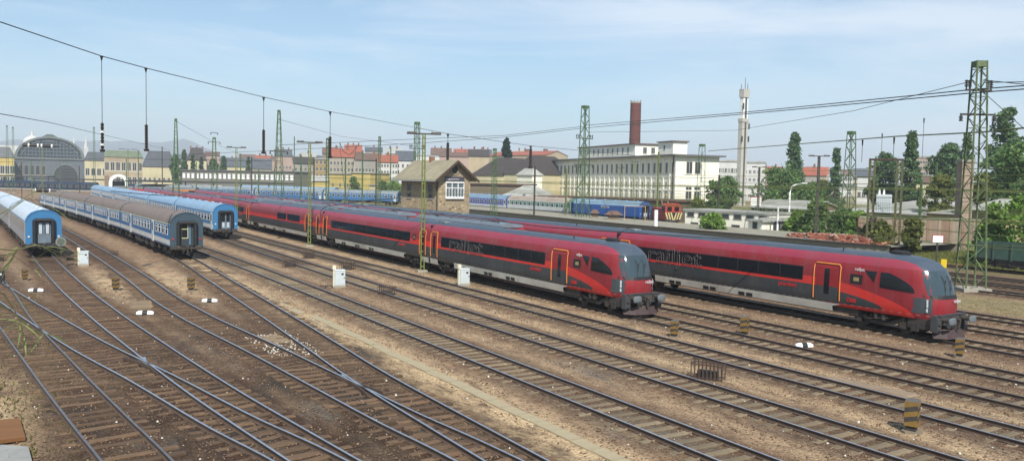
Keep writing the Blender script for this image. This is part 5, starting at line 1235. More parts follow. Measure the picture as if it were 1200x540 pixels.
MB().box(Lg/2-.5, Lg/2+.3, Dp*.55, Dp*.55+.6, H+rise-.6, H+rise+.8).obj('chimney', w_brick, t)

# ---- station hall
pL, pR = at(17, 186, 590), at(99, 187, 590); L_ = (pR-pL).length; apex = at(62, 160.5, 590).z; spr = (pL.z+pR.z)/2
t = thing('station_hall', 'great arched station hall with grey glazed front', 'station hall', (pL.x, pL.y, GZ), math.atan2(pR.y-pL.y, pR.x-pL.x))
m_hall = M('hall_grey', S('6f7a80', .62), .7, 0, .15, .2, .3); m_hallglass = M('hall_glazing', S('5d6870', .6), .35, 0, .2, .15, .2); m_hallrim = M('hall_rim', S('858c88', .58), .7); m_hallroof = M('hall_roof', S('8a958c', .62), .7, 0, .15, .1, .2); m_halldark = M('hall_dark', (.03, .032, .035), .7)
sp_ = spr-GZ; ri = apex-spr; n = 28
arc = lambda k, y, dz=0: [(L_/2+L_/2*k*math.cos(math.pi-math.pi*i/n), y, sp_+dz+ri*k*math.sin(math.pi-math.pi*i/n)**.92) for i in range(n+1)]
b = MB(); b.loft([arc(.96, 1), [(p_[0], 1, sp_) for p_ in arc(.96, 1)]]); b.obj('glazed_front', m_hallglass, t)
b = MB(); b.loft([arc(.955, .4), arc(1.0, .4), arc(1.0, 130), arc(.955, 130)]); b.obj('roof', m_hallroof, t)
b = MB(); b.loft([arc(.93, .2), arc(.93, -.3), arc(1.01, -.3), arc(1.01, .5)]); b.obj('rim', m_hallrim, t)
b = MB(); b.loft([arc(.80, .7), arc(.80, .3), arc(.83, .3), arc(.83, .7)]); b.obj('inner_rim', m_hallrim, t)
for k in range(1, 20):
    x = L_*k/20; hh = ri*.93*max(0, 1-((x-L_/2)/(L_/2*.95))**2)**.5; MB().box(x-.25, x+.25, .3, .9, sp_, sp_+hh).obj('mullion', m_hall, t)
for k in range(1, 6):
    z = ri*k/6.4; ww = L_/2*.93*max(0, 1-(k/6.4)**2)**.5; MB().box(L_/2-ww, L_/2+ww, .3, .9, sp_+z-.2, sp_+z+.2).obj('transom', m_hall, t)
MB().box(0, L_, 0, 4, 0, sp_).obj('lower_wall', m_hall, t); MB().box(-1, L_+1, -.6, .3, sp_-.3, sp_+.7).obj('cornice', m_hallrim, t)
for x, ww, hh in ((.50*L_+2, .34*L_, sp_*.80),):
    q = 12; ar = [(x+ww/2+ww/2*math.cos(math.pi-math.pi*i/q), -.25, hh*.45+hh*.52*math.sin(math.pi-math.pi*i/q)) for i in range(q+1)]
    b = MB(); b.loft([ar, [(p_[0], p_[1], .3) for p_ in ar]]); ka = b.obj('arched_opening', m_halldark, t)
    b = MB(); o2 = [(x+ww/2+(p_[0]-x-ww/2)*1.1, -.45, hh*.45+(p_[2]-hh*.45)*1.12) for p_ in ar]; b.loft([o2, [(p_[0], -.45, p_[2]) for p_ in ar]]); b.obj('arch_ring', m_hallrim, ka)
    for k in range(1, 6): z = hh*(.12+.14*k); MB().box(x+1.2, x+ww-1.2, -.5, -.3, z, z+.25).obj('louvre', m_hall, ka)
for k in range(5): x = L_*(.05+.08*k); o = put('window', WIN['plain'], t, None, (x, -.05, sp_*.35)); o.scale = (2.4, 1, sp_*.4)
b = MB(); cx = L_/2; b.loft([[(cx-5, 0, apex-GZ-.6), (cx+5, 0, apex-GZ-.6), (cx+5, 8, apex-GZ-.6), (cx-5, 8, apex-GZ-.6)], [(cx-1.5, 2, apex-GZ+1.6), (cx+1.5, 2, apex-GZ+1.6), (cx+1.5, 6, apex-GZ+1.6), (cx-1.5, 6, apex-GZ+1.6)]], close=True); b.face([(cx-1.5, 2, apex-GZ+1.6), (cx+1.5, 2, apex-GZ+1.6), (cx+1.5, 6, apex-GZ+1.6), (cx-1.5, 6, apex-GZ+1.6)]); b.obj('lantern', M('lantern_dark', S('56645c', .55), .7), t)

BL = [
 # name, label, cat, A, B, depth, wall, roof, rows, extras
 ('station_wing', 'yellow station wing left of the arched hall', 'building', (-30, 184, 560), (17, 184, 560), 25, w_yel, ('mansard', r_grey, 6), [(6, 5, 8, 2.4), (1, 3.5, 8, 2.4)], {}),
 ('station_wing', 'yellow station wing right of the arched hall with a grey roof', 'building', (99, 188, 545), (126, 188, 545), 30, w_cream2, ('mansard', r_slate, 5), [(6, 4.5, 4, 2.4)], {}),
 ('station_wing', 'taller beige station wing with green roof and balustrade', 'building', (122, 184, 500), (167, 184, 500), 30, w_beige, ('mansard', r_green, 3.5), [(9, 5, 7, 2.2), (2, 4, 7, 2.2)], {'cornice': (7.5, 14.5)}),
 ('office_building', 'grey mansard roofed office block with small windows above a yellow front', 'building', (167, 195, 430), (206, 195.5, 430), 20, w_cream2, ('mansard', r_slate, 7.5), [(4, 2, 7, 1.1), (.8, 2, 7, 1.1)], {}),
 ('town_house', 'pale house with dark dormered roof among the conifers', 'house', (219, 188, 620), (242, 188, 620), 25, w_cream2, ('mansard', r_dark, 9), [(6, 4, 6, 1.8)], {'chim': 3}),
 ('town_house', 'tall plain firewall house beside the dormered roof', 'house', (240, 183, 640), (257, 181, 640), 25, w_pink, ('gable', r_brown, 3), [(8, 3, 4, 1.5)], {}),
 ('low_building', 'low cream houses behind the conifers', 'building', (262, 196, 560), (294, 195, 560), 14, w_cream2, ('gable', r_slate, 6), [(3, 3, 7, 1.5)], {}),
 ('low_building', 'low pale building with slate roof left of the tapering mast', 'building', (293, 198, 480), (318, 198, 480), 14, w_cream2, ('gable', r_slate, 6), [(4, 2.5, 5, 1.5), (.8, 2.4, 5, 1.5)], {}),
 ('town_house', 'brownish house block above the low roofs left of the tapering mast', 'house', (311, 186, 650), (350, 187, 650), 20, w_pink, ('gable', r_brown, 2.5), [(11, 3, 9, 1.5), (5, 3, 9, 1.5)], {'chim': 3}),
 ('long_building', 'long grey depot building with a strip of white windows', 'building', (213, 200, 400), (345, 202, 360), 12, wall('wall_depot', '8f8b80', .6), ('flat', r_grey, .5), [(6.3, 2.1, 24, 1.5, 'bright')], {}),
 ('apartment_block', 'grey apartment block with dark hip roof beside the lamp mast', 'apartment block', (344, 193, 430), (372, 190, 430), 26, w_grey, ('gable', r_dark, 3.6), [(3.2*k+1, 1.9, 5, 1.2) for k in range(4)], {'chim': 2}),
 ('apartment_block', 'ochre narrow apartment block', 'apartment block', (369, 187, 410), (388, 187, 410), 24, wall('wall_ochre', 'ac9258'), ('flat', r_pale, .6), [(3.2*k+1.2, 1.9, 4, 1.2) for k in range(5)], {}),
 ('apartment_block', 'grey beige five storey block with brown tiled roof', 'apartment block', (386, 184, 400), (415, 184, 400), 26, wall('wall_stone_grey', 'b3aa98'), ('gable', r_red, 4.5), [(3.1*k+1.2, 1.9, 7, 1.1) for k in range(5)], {'chim': 2}),
 ('apartment_block', 'grey five storey block with a brown roof right of the tiled one', 'apartment block', (416, 188, 390), (447, 187, 390), 24, w_grey, ('gable', r_brown, 3.4), [(3.1*k+1.2, 1.9, 8, 1.1) for k in range(4)], {'chim': 2}),
 ('apartment_block', 'white block with bright red tiled roof', 'apartment block', (443, 190, 380), (466, 190, 380), 24, w_white, ('gable', r_red, 3.6), [(2.9*k+1.2, 1.5, 7, .9) for k in range(5)], {'chim': 1}),
 ('apartment_block', 'white gabled block next to the signal cabin', 'apartment block', (464, 189, 400), (486, 187, 400), 24, w_white, ('gable', r_slate, 5), [(3*k+1.2, 1.7, 4, 1.1) for k in range(5)], {}),
 ('apartment_block', 'long pale flats behind the signal cabin roof', 'apartment block', (470, 184, 560), (548, 182, 560), 20, w_white, ('flat', r_pale, .6), [(3*k+13, 1.7, 14, 1.6) for k in range(3)], {}),
 ('warehouse', 'bright yellow low warehouse below the apartment blocks', 'warehouse', (386, 204, 330), (412, 204, 322), 12, w_yel, ('flat', r_pale, .3), [(4, 1.6, 3, 1.1)], {}),
 ('warehouse', 'taller yellow warehouse part right of the low one', 'warehouse', (411, 203, 322), (434, 203, 316), 12, w_yel, ('flat', r_pale, .3), [], {}),
 ('low_building', 'low yellow sheds left of the yellow warehouse', 'building', (366, 212, 330), (388, 212, 330), 8, w_yel, ('gable', r_pale, 2), [(1.5, 1.5, 5, 1)], {}),
 ('low_building', 'low pale wall and sheds right of the yellow warehouse', 'building', (433, 217, 310), (470, 218, 300), 8, w_cream2, ('flat', r_pale, .3), [(1.0, 1.4, 6, 1.0)], {}),
 ('town_house', 'brown house with high dark roof behind the signal cabin', 'house', (549, 183, 430), (573, 183, 430), 26, w_beige, ('gable', r_dark, 4), [(8, 3, 6, 1.5)], {'chim': 2}),
 ('town_house', 'pinkish houses row behind the conifer', 'house', (515, 184, 520), (552, 183, 520), 20, w_pink, ('gable', r_brown, 3), [(11, 3, 8, 1.6)], {'chim': 3}),
 ('town_house', 'beige house row to the right of the conifer', 'house', (572, 182, 560), (640, 182, 520), 20, w_beige, ('gable', r_red, 3), [(12, 3, 14, 1.6)], {'chim': 3}),
 ('train_shed', 'big dark roofed shed left of the cream factory, left bay', 'shed', (553, 206, 300), (588, 204, 290), 26, w_cream2, ('hip', r_dark, 6.5), [(3.2, 2.2, 9, 1.7, 'soft')], {}),
 ('train_shed', 'big dark roofed shed left of the cream factory, right bay', 'shed', (586, 204, 292), (626, 203, 280), 26, w_cream2, ('hip', r_dark, 6.5), [(3.2, 2.2, 10, 1.7, 'soft')], {}),
 ('low_building', 'cream annex with grey lean-to roof at the left end of the factory', 'building', (606, 205, 275), (624, 205, 268), 4, w_cream, ('hip', r_pale, 2.2), [(1.4, 3.6, 5, 1.1)], {}),
 ('low_shed', 'brown board shed beneath the dark shed roofs', 'shed', (551, 216, 235), (602, 217, 225), 10, w_brown, ('flat', r_brown, .4), [], {}),
 ('low_shed', 'dark canopied shed row below the cream factory, left part', 'shed', (556, 228, 215), (668, 232, 190), 8, wall('wall_dark_brown', '6c5f52'), ('flat', r_brown, .35), [(.6, 2.2, 20, 2.0, 'plain')], {}),  # walls in one even dark brown
 ('low_shed', 'dark canopied shed row below the cream factory, right part', 'shed', (668, 232, 190), (792, 236, 168), 8, wall('wall_dark_brown', '6c5f52'), ('flat', r_brown, .35), [(.6, 1.8, 18, 2.2, 'plain')], {}),
 ('vaulted_shed', 'small shed with pale rounded roof in front of the dark sheds', 'shed', (590, 229, 205), (626, 230, 198), 8, w_grey, ('hip', r_pale, 2.6), [(.6, 1.6, 5, 1.4)], {}),
 ('low_building', 'long low cream building with wide dark windows behind the bush', 'building', (803, 247.5, 143), (902, 250.5, 134), 8, w_cream, ('flat', r_pale, .3), [(2.2, .75, 7, 1.5, 'plain'), (.2, 1.1, 4, 1.6, 'plain')], {'eave': .25}),
 ('low_building', 'cream end block of the low building, with dark shutters', 'building', (877, 259, 131), (893, 260, 129), 4, w_cream, ('flat', r_pale, .3), [(.8, 1.4, 1, 1.0, 'plain')], {}),
 ('low_shed', 'brick shed with a dark doorway and felt roof', 'shed', (894, 258.5, 131), (938, 260, 130), 9, w_brick, ('flat', r_pale, .4), [(.6, 2.2, 4, 1.7, 'plain')], {}),
 ('low_shed', 'rusty roofed shed row above the brick shed', 'shed', (880, 243, 185), (946, 244, 178), 14, wall('wall_rusty', '7d6a58'), ('gable', r_pale, 1.6), [(1, 2, 7, 1.7)], {}),
 ('modern_block', 'white modern office block with blue glass behind the antenna tower', 'office', (836, 190, 420), (866, 189, 420), 24, w_white, ('flat', r_pale, .8), [(4*k+2, 2.2, 4, 5.0, 'soft') for k in range(4)], {}),
 ('modern_block', 'white modern block right of the antenna tower', 'office', (872, 188, 430), (897, 194, 430), 24, w_white, ('flat', r_pale, .8), [(4*k+2, 1.6, 5, 1.4, 'soft') for k in range(4)], {}),
 ('town_house', 'reddish roofed houses between antenna tower and poplar', 'house', (890, 203, 520), (916, 202, 520), 16, w_pink, ('gable', r_red, 4), [(5, 3, 5, 1.5)], {'chim': 2}),
 ('town_house', 'grey long roof with red tiles behind the lamp mast', 'house', (940, 206, 400), (968, 205, 400), 16, w_grey, ('gable', r_red, 4), [(3, 3, 6, 1.6)], {'chim': 1}),
 ('warehouse', 'pale warehouse wall behind the dark lamp mast', 'warehouse', (942, 213, 300), (968, 214, 300), 20, w_beige, ('flat', r_pale, .4), [(3, 2, 5, 1.5)], {}),
 ('warehouse', 'grey roofed warehouse right of the dark lamp mast', 'warehouse', (962, 249, 158), (1020, 250, 152), 90, w_beige, ('gable', r_pale, 3.4), [], {}),
 ('warehouse', 'grey roofed warehouse behind the portal', 'warehouse', (1022, 250, 150), (1084, 250, 146), 84, w_grey, ('gable', r_pale, 3.4), [], {}),
 ('warehouse', 'long grey felt roofed warehouse left of the concrete pillar', 'warehouse', (1086, 250, 142), (1130, 250, 138), 60, wall('wall_sand', 'b5a47c'), ('gable', r_pale, 3.0), [], {}),
 ('town_house', 'cream sunlit gable between the trees right of the portal', 'house', (1068, 214, 260), (1092, 213, 260), 16, w_cream2, ('gable', r_brown, 2), [(4, 2, 2, 1.2)], {}),
 ('apartment_block', 'pink and white tall block between the trees at the right', 'apartment block', (1070, 186, 480), (1093, 184, 480), 20, w_pink, ('flat', r_pale, 1), [(3*k+3, 1.6, 6, 1.6) for k in range(7)], {}),
 ('town_house', 'distant house roofs right of the conifer pair', 'house', (1005, 208, 420), (1026, 206, 420), 16, w_white, ('gable', r_slate, 3), [(3, 3, 4, 1.6)], {}),
 ('low_shed', 'yellow walled shed with pale roof right of the concrete pillar', 'shed', (1131, 248, 130), (1168, 243, 126), 12, wall('wall_sand', 'b5a47c'), ('gable', r_pale, 1.5), [], {}),
]
for (nm, lb, ct, A, B, dp, wm, rf, rows, ex) in BL: bld(nm, lb, ct, A, B, dp, wm, rf, rows, **ex)
# far roofs along the skyline
rr = random.Random(11)
for i in range(26):
    px = [340, 352, 366, 492, 505, 530, 560, 575, 600, 612, 640, 655, 905, 918, 945, 955, 985, 1000, 1010, 1095, 1110, 130, 175, 205, 250, 280][i]; D = rr.uniform(700, 1100); wd = rr.uniform(14, 26)
    y = (190 if px < 700 else 204)+rr.uniform(-3, 3)
    bld('distant_house', '%s distant house from the left along the hazy skyline' % ['first', 'second', 'third', 'fourth', 'fifth', 'sixth', 'seventh', 'eighth', 'ninth', 'tenth', 'eleventh', 'twelfth', 'thirteenth', 'fourteenth', 'fifteenth', 'sixteenth', 'seventeenth', 'eighteenth', 'nineteenth', 'twentieth', 'twenty first', 'twenty second', 'twenty third', 'twenty fourth', 'twenty fifth', 'twenty sixth'][i], 'house', (px, y, D), (px+wd, y, D), 20, rr.choice([w_beige, w_grey, w_white, w_pink]), ('gable', rr.choice([r_red, r_brown, r_slate]), rr.uniform(4, 8)), [(8, 3, 6, 2), (14, 3, 6, 2)], group='distant skyline houses')
for i, (px, wd, y, D) in enumerate([(262, 20, 190, 620), (300, 16, 189, 560), (322, 20, 183, 600), (352, 18, 184, 560), (378, 22, 180, 540), (404, 20, 178, 560), (428, 20, 177, 570), (452, 18, 180, 560), (505, 24, 181, 600), (532, 18, 179, 580), (560, 16, 181, 600), (604, 22, 184, 560)]):
    bld('town_block', '%s hazy town block from the left behind the nearer apartment roofs' % ['first', 'second', 'third', 'fourth', 'fifth', 'sixth', 'seventh', 'eighth', 'ninth', 'tenth', 'eleventh', 'twelfth'][i], 'house', (px, y, D), (px+wd, y, D), 18, [w_beige, w_grey, w_pink, w_white, w_brown][i % 5], ('gable', [r_brown, r_red, r_slate, r_pale][i % 4], 3+i % 3), [(5, 2.2, 5, 1.5), (9, 2.2, 5, 1.5), (13, 2.2, 5, 1.5)], group='hazy town blocks', chim=1+i % 3)
# dome and towers far behind the hall
p0 = at(38, 180, 900); t = thing('domed_building', 'pale domed building behind the left shoulder of the station hall', 'building', (p0.x, p0.y, GZ)); zt = at(38, 157, 900).z
MB().box(-38, 20, 0, 20, 0, at(30, 171, 900).z).obj('wall', w_white, t); b = MB(); b.cyl((0, 0, zt-14), (0, 0, zt-8), 9, 8, 14); b.obj('drum', w_white, t); b = MB(); b.loft([[(r_*math.cos(2*math.pi*i/14), r_*math.sin(2*math.pi*i/14), z) for i in range(14)] for r_, z in ((8, zt-8), (7, zt-5), (4.5, zt-3), (1.5, zt-1.5), (.5, zt+3))], close=True); b.obj('dome', w_white, t)
for k, px in enumerate((87, 101)):
    p0 = at(px, 190, 1000); zt = at(px, 160, 1000).z; t = thing('church_spire', ('left' if k == 0 else 'right')+' of the two pale spires behind the station hall', 'church spire', (p0.x, p0.y, GZ), 0, 'pale twin spires')
    MB().box(-2, 2, -2, 2, 0, zt-12).obj('tower', w_white, t); MB().cyl((0, 0, zt-12), (0, 0, zt), 2.2, .1, 8).obj('spire', w_white, t)
# platform canopies, portal arch and the far trains
m_canopy = M('canopy_dark', (.03, .033, .038), .7, 0, .3, .3); m_navy = M('train_navy', S('1f3450', .5), .5, 0, .3, .3)
for i, (xa, xb, y, D, l) in enumerate([(-20, 60, 205, 420, 'far dark platform canopy below the arched hall'), (40, 205, 208.5, 380, 'long dark platform canopy before the station'), (150, 345, 211, 300, 'long dark platform canopy behind the red trains')]):
    a, c = at(xa, y, D), at(xb, y+(2 if i == 2 else .6), D*.97); L_ = math.hypot(c.x-a.x, c.y-a.y); t = thing('platform_canopy', l, 'canopy', (a.x, a.y, GZ), math.atan2(c.y-a.y, c.x-a.x), 'platform canopies'); H = a.z-GZ
    MB().box(0, L_, -3.5, 3.5, H-.5, H).obj('canopy_roof', m_canopy, t); pmz = MB().box(-.15, .15, -.15, .15, 0, H-.5).mesh('column', m_green)
    for k in range(int(L_/9)+1): put('column', pmz, t, None, (k*9, 0, 0))
    MB().box(0, L_, -2, 2, 0, .55).obj('platform', m_concrete, t)
far_tr = [(-20, 40, 211, 400, 'train_navy', 'dark blue coaches standing at the far left platform'), (42, 128, 210, 370, 'train_navy', 'dark blue coaches right of the far platform'), (152, 228, 212.5, 330, 'train_navy', 'dark blue coaches behind the white arch'), (230, 300, 214, 300, 'train_navy', 'dark blue coaches under the long canopy')]
for xa, xb, y, D, mm, l in far_tr:
    a, c = at(xa, y, D), at(xb, y+1, D*.96); L_ = math.hypot(c.x-a.x, c.y-a.y); t = thing('far_train', l, 'train', (a.x, a.y, GZ), math.atan2(c.y-a.y, c.x-a.x), 'far trains at the platforms')
    for k in range(max(1, int(L_/25))):
        b = MB(); x = k*25; pr = [(-1.4, .9), (-1.4, 3.0), (-1.0, 3.7), (0, 4.0), (1.0, 3.7), (1.4, 3.0), (1.4, .9)]; b.loft([[(xx, y_, z) for y_, z in pr] for xx in (x, x+24.4)]); b.face([(x, y_, z) for y_, z in pr]); b.face([(x+24.4, y_, z) for y_, z in pr]); kb = b.obj('carriage', m_navy, t)
        for q in range(9): o = put('window', WIN['plain'], kb, None, (x+1.5+q*2.5, -1.42, 1.9)); o.scale = (1.3, 1, .9)
def small_loco(label, px, y, D, Ll, mats, rz, cab=True):
    p = at(px, y, D); t = thing('distant_locomotive', label, 'locomotive', (p.x, p.y, GZ), rz, 'distant locomotives'); m1, m2 = mats
    MB().box(-1.4, 1.4, 0, Ll, .9, 3.2).obj('body', m1, t); MB().loft([[(-1.4, yy, 3.2), (-.9, yy, 3.9), (.9, yy, 3.9), (1.4, yy, 3.2)] for yy in (.2, Ll-.2)]).obj('roof', m2, t)
    MB().box(-1.45, -.2, .0, 2.2, 2.2, 3.0).box(-1.1, 1.1, -.05, .5, 2.2, 3.0).obj('cab_window', m_glass, t); MB().box(-1.2, 1.2, .3, Ll-.3, .3, .9).obj('underframe', m_dark, t)
m_ylw = M('loco_yellow', S('d8a83c', .72), .5); m_ora = M('loco_orange', S('d9853a', .72), .5)
small_loco('small yellow and grey locomotive left of the white arch gap', 182, 213, 265, 12, (m_ylw, r_grey), R(60))
small_loco('red and white locomotive front beside the first lattice mast', 200, 213, 262, 12, (m_locored, r_grey), R(55))
small_loco('orange locomotive under the lattice mast with crossarms', 232, 214, 258, 12, (m_ora, r_grey), R(55))
small_loco('pale yellow railcar behind the orange locomotive', 262, 207, 330, 16, (m_ylw, r_pale), R(65))
p0 = at(139, 217, 330); t = thing('stone_arch', 'white stone arch standing among the platforms', 'arch', (p0.x, p0.y, GZ), R(-8)); n = 14; zt = at(139, 204, 330).z-GZ
b = MB(); o_ = [(3.2*math.cos(math.pi*i/n), zt-3.2+3.2*math.sin(math.pi*i/n)) for i in range(n+1)]; o_ = [(3.2, 0)]+o_+[(-3.2, 0)]; i_ = [(2.1*math.cos(math.pi*i/n), zt-3.2+2.1*math.sin(math.pi*i/n)) for i in range(n+1)]; i_ = [(2.1, 0)]+i_+[(-2.1, 0)]
b.loft([[(x, 3, z) for x, z in i_], [(x, 0, z) for x, z in i_], [(x, 0, z) for x, z in o_], [(x, 3, z) for x, z in o_]]); b.obj('arch_ring', m_white, t)
MB().box(-4.6, -3.2, .5, 3, 0, zt-.6).obj('side_pier', w_brown, t); MB().box(-2.05, 2.05, 2.8, 2.95, 0, zt-2.6).obj('gate', m_halldark, t)

# ---- coaches and shunter behind the platform strip
BW = coach_proto(25.5, (m_stripe, m_stripe, m_violet, m_violet, m_violet), m_roofblue, m_violet, [2+1.85*k for k in range(12)], [.4, 24.2], endstyle='shut')
WG = coach_proto(25.5, (m_stripe, m_stripe, m_stripe, m_mint, m_stripe), M('coach_roof_rusty', S('c3b5aa', .7), .7, 0, .15, .6, .5, (.25, .12, .07)), m_mint, [2+1.85*k for k in range(12)], [.4, 24.2], endstyle='shut')
BB = coach_proto(26.4, (m_blue, m_blue, m_blue, m_blue, m_blue), m_roofblue, m_blue, [2+1.85*k for k in range(12)], [.6, 25.0], endstyle='shut')
t = thing('passenger_coach', 'white and mint green coach with rusty roof behind the expresses', 'railway carriage', (103.5, 142.5, 0), 0); WG.place(t)
t = thing('passenger_coach', 'white and violet coach next to the mint green one', 'railway carriage', (103.5, 168.2, 0), 0); BW.place(t)
t = thing('passenger_coach', 'blue sleeping coach further left on the violet coach track', 'railway carriage', (103.5, 193.9, 0), 0); BB.place(t)
# blue tank like wagon
m_royal = M('wagon_royal_blue', S('2c5fae', .68), .5, 0, .15, .7, .3, (.1, .1, .1))
VAN = coach_proto(21.6, (m_royal, m_royal, m_royal, m_royal, m_royal), m_roofblue, m_royal, [9.2], [4.0, 15.0], endstyle='shut', winw=2.6, winz=(2.5, 2.85), framem=m_whitetext, doorm=m_royal)
t = thing('luggage_van', 'royal blue windowless van between mint coach and red shunter', 'railway carriage', (103.5, 119.5, 0)); VAN.place(t)
# red shunter with striped front
t = thing('shunting_locomotive', 'red shunting locomotive with black and yellow chevron front', 'locomotive', (102.2, 110.3, 0), R(-24)); t.scale = (1, .74, 1)
m_shr = M('shunter_red', S('c8452f', .66), .5, 0, .15, 1, .25)
MB().box(-1.35, 1.35, 3.2, 11.5, 1.0, 3.0).obj('hood', m_shr, t); c = MB(); c.box(-1.45, 1.45, .3, 3.4, 1.0, 3.7); cb = c.obj('cab', m_shr, t)
r = MB(); r.loft([[(-1.55, y, 3.7), (-1.0, y, 4.0), (1.0, y, 4.0), (1.55, y, 3.7)] for y in (.2, 3.5)]); r.face([(-1.55, .2, 3.7), (-1, .2, 4), (1, .2, 4), (1.55, .2, 3.7)]); r.obj('cab_roof', m_shr, t)
for x in (-1.1, .25): MB().box(x, x+.85, .24, .31, 2.6, 3.4).obj('cab_window', m_glass, cb)
for y in (.7, 2.0): MB().box(-1.5, -1.43, y, y+.9, 2.6, 3.4).obj('cab_window', m_glass, cb)
m_chev = M('chevron_cream', S('d8c68a', .72), .6)
cv = MB(); cv.box(-1.4, 1.4, .22, .3, 1.0, 2.4); cv.obj('chevron_panel', m_black, t)
for k in range(-3, 4):
    b = MB(); s = 1 if k > 0 else -1
    if k == 0: continue
    x = s*(abs(k)-.8)*.48; b.face([(x, .21, 1.02), (x+.26, .21, 1.02), (x+.26+s*.42, .21, 2.38), (x+s*.42, .21, 2.38)]); b.obj('chevron_stripe', m_chev, t)
MB().box(-1.3, 1.3, .1, 11.8, .7, 1.0).obj('frame', m_dark, t); MB().box(-1.38, -1.34, 4, 11, 2.0, 2.1).obj('handrail', m_chev, t)
for s in (-.875, .875): put('buffer', ME_BUFFER_D, t, None, (s, .1, 1.0))
put('bogie', ME_BOGIE, t, None, (0, 2.8, 0)); put('bogie', ME_BOGIE, t, None, (0, 9, 0))
pg = MB(); pg.bar((-.5, 5, 3.0), (-.6, 7, 4.3), .06).bar((.5, 5, 3.0), (.6, 7, 4.3), .06).bar((-.6, 7, 4.3), (0, 5.4, 5.4), .06).bar((.6, 7, 4.3), (0, 5.4, 5.4), .06).bar((-.8, 5.4, 5.45), (.8, 5.4, 5.45), .06); pg.obj('pantograph', m_chev, t)
# blue rake left of the signal cabin
a, c = at(469, 243, 236), at(330, 234, 262); rz = -math.atan2(c.x-a.x, c.y-a.y); d = (c-a); d.z = 0; d.normalize()
BR = coach_proto(26.4, (m_blue, m_blue, m_blue, m_blue, m_blue), M('coach_roof_greyed', S('94a2a8', .62), .7, 0, .15, .6, .5, (.14, .12, .1)), m_endteal, [1.6+1.85*k for k in range(13)], [.5, 25.1], endstyle='strip')
for k, l in enumerate(['nearest blue coach of the parked rake left of the signal cabin', 'second blue coach of the parked rake left of the signal cabin', 'third blue coach of the parked rake left of the signal cabin', 'far blue coach of the parked rake, behind the tapering mast']):
    q = a+d*26.4*k; t = thing('passenger_coach', l, 'railway carriage', (q.x, q.y, 0), rz, 'parked blue rake'); BR.place(t)
q0 = at(480, 246, 215); rz2 = rz
# pale blue coaches behind that rake
for k, (px, py, D, l) in enumerate([(395, 226, 290, 'pale blue coach behind the parked blue rake'), (350, 224, 300, 'second pale blue coach behind the parked blue rake')]):
    q = at(px, py, D); t = thing('passenger_coach', l, 'railway carriage', (q.x, q.y, 0), rz, 'pale blue coaches'); C3P.place(t)

# ---- raised platform strip behind the right express
t = thing('platform', None, None); t['kind'] = 'structure'; m_plat = M('platform_gravel', S('a09c8a', .68), .95, 0, .15, 1.5, .4, (.13, .12, .09), bump=.3)
pts = [(84.6, 56), (84.2, 62), (84.0, 100), (86, 128), (88, 150), (90, 190)]
b = MB(); b.loft([[(x, y, -.3), (x, y, .85), (x+.0, y, .86), (x+13.5, y, .9), (x+13.5, y, -.3)] for x, y in pts]); b.obj('platform_top', m_plat, t)
eb = MB().box(-.25, .3, 0, 1.18, .86, 1.0).mesh('edge_slab', m_dark)
for k in range(110):
    y = 56+k*1.2; x = np.interp(y, [p_[1] for p_ in pts], [p_[0] for p_ in pts]); put('edge_slab', eb, t, None, (x, y, 0))
tag(None or MB().box(80.2, 83.0, 46, 190, GZ-.02, GZ+.03).obj('rust_ballast', M('ballast_orange', S('a97f4c', .6), .95, 0, .3, 1, .4), None, 'structure'), None, None)
for k, (px, py, D, l) in enumerate([(697, 254, 156, 'brown mushroom roofed platform kiosk, left'), (719, 255, 150, 'wider brown roofed platform shelter, right')]):
    q = at(px, py, D); t = thing('platform_hut', l, 'hut', (q.x, q.y, .87), R(-40), 'platform huts'); w_ = (.85, 1.7)[k]; zt = 1.55
    MB().box(-w_*.6, w_*.6, -.7, .7, -.1, zt-.6).obj('wall', w_brown, t); b = MB(); b.loft([[(-w_, -1.2, zt-.7), (w_, -1.2, zt-.7), (w_, 1.2, zt-.7), (-w_, 1.2, zt-.7)], [(-w_*.4, -.3, zt), (w_*.4, -.3, zt), (w_*.4, .3, zt), (-w_*.4, .3, zt)]], close=True); b.face([(-w_*.4, -.3, zt), (w_*.4, -.3, zt), (w_*.4, .3, zt), (-w_*.4, .3, zt)]); b.obj('roof', r_brown, t)
for k, px in enumerate((744,)):
    q = at(px, 252, 146); t = thing('tube_shelter', 'thin tubular frame standing on the platform beside the shelter', 'frame', (q.x, q.y, .86), R(-40))
    MB().bar((-1.8, 0, 0), (-1.8, 0, 2.6), .1).bar((1.8, 0, 0), (1.8, 0, 2.6), .1).bar((-1.8, 0, 2.6), (1.8, 0, 2.6), .1).obj('frame_tubes', M('frame_buff', S('c7a67a', .7), .6), t); MB().box(-.04, .04, -.04, .04, 0, 2.6).obj('upright', m_green, t)
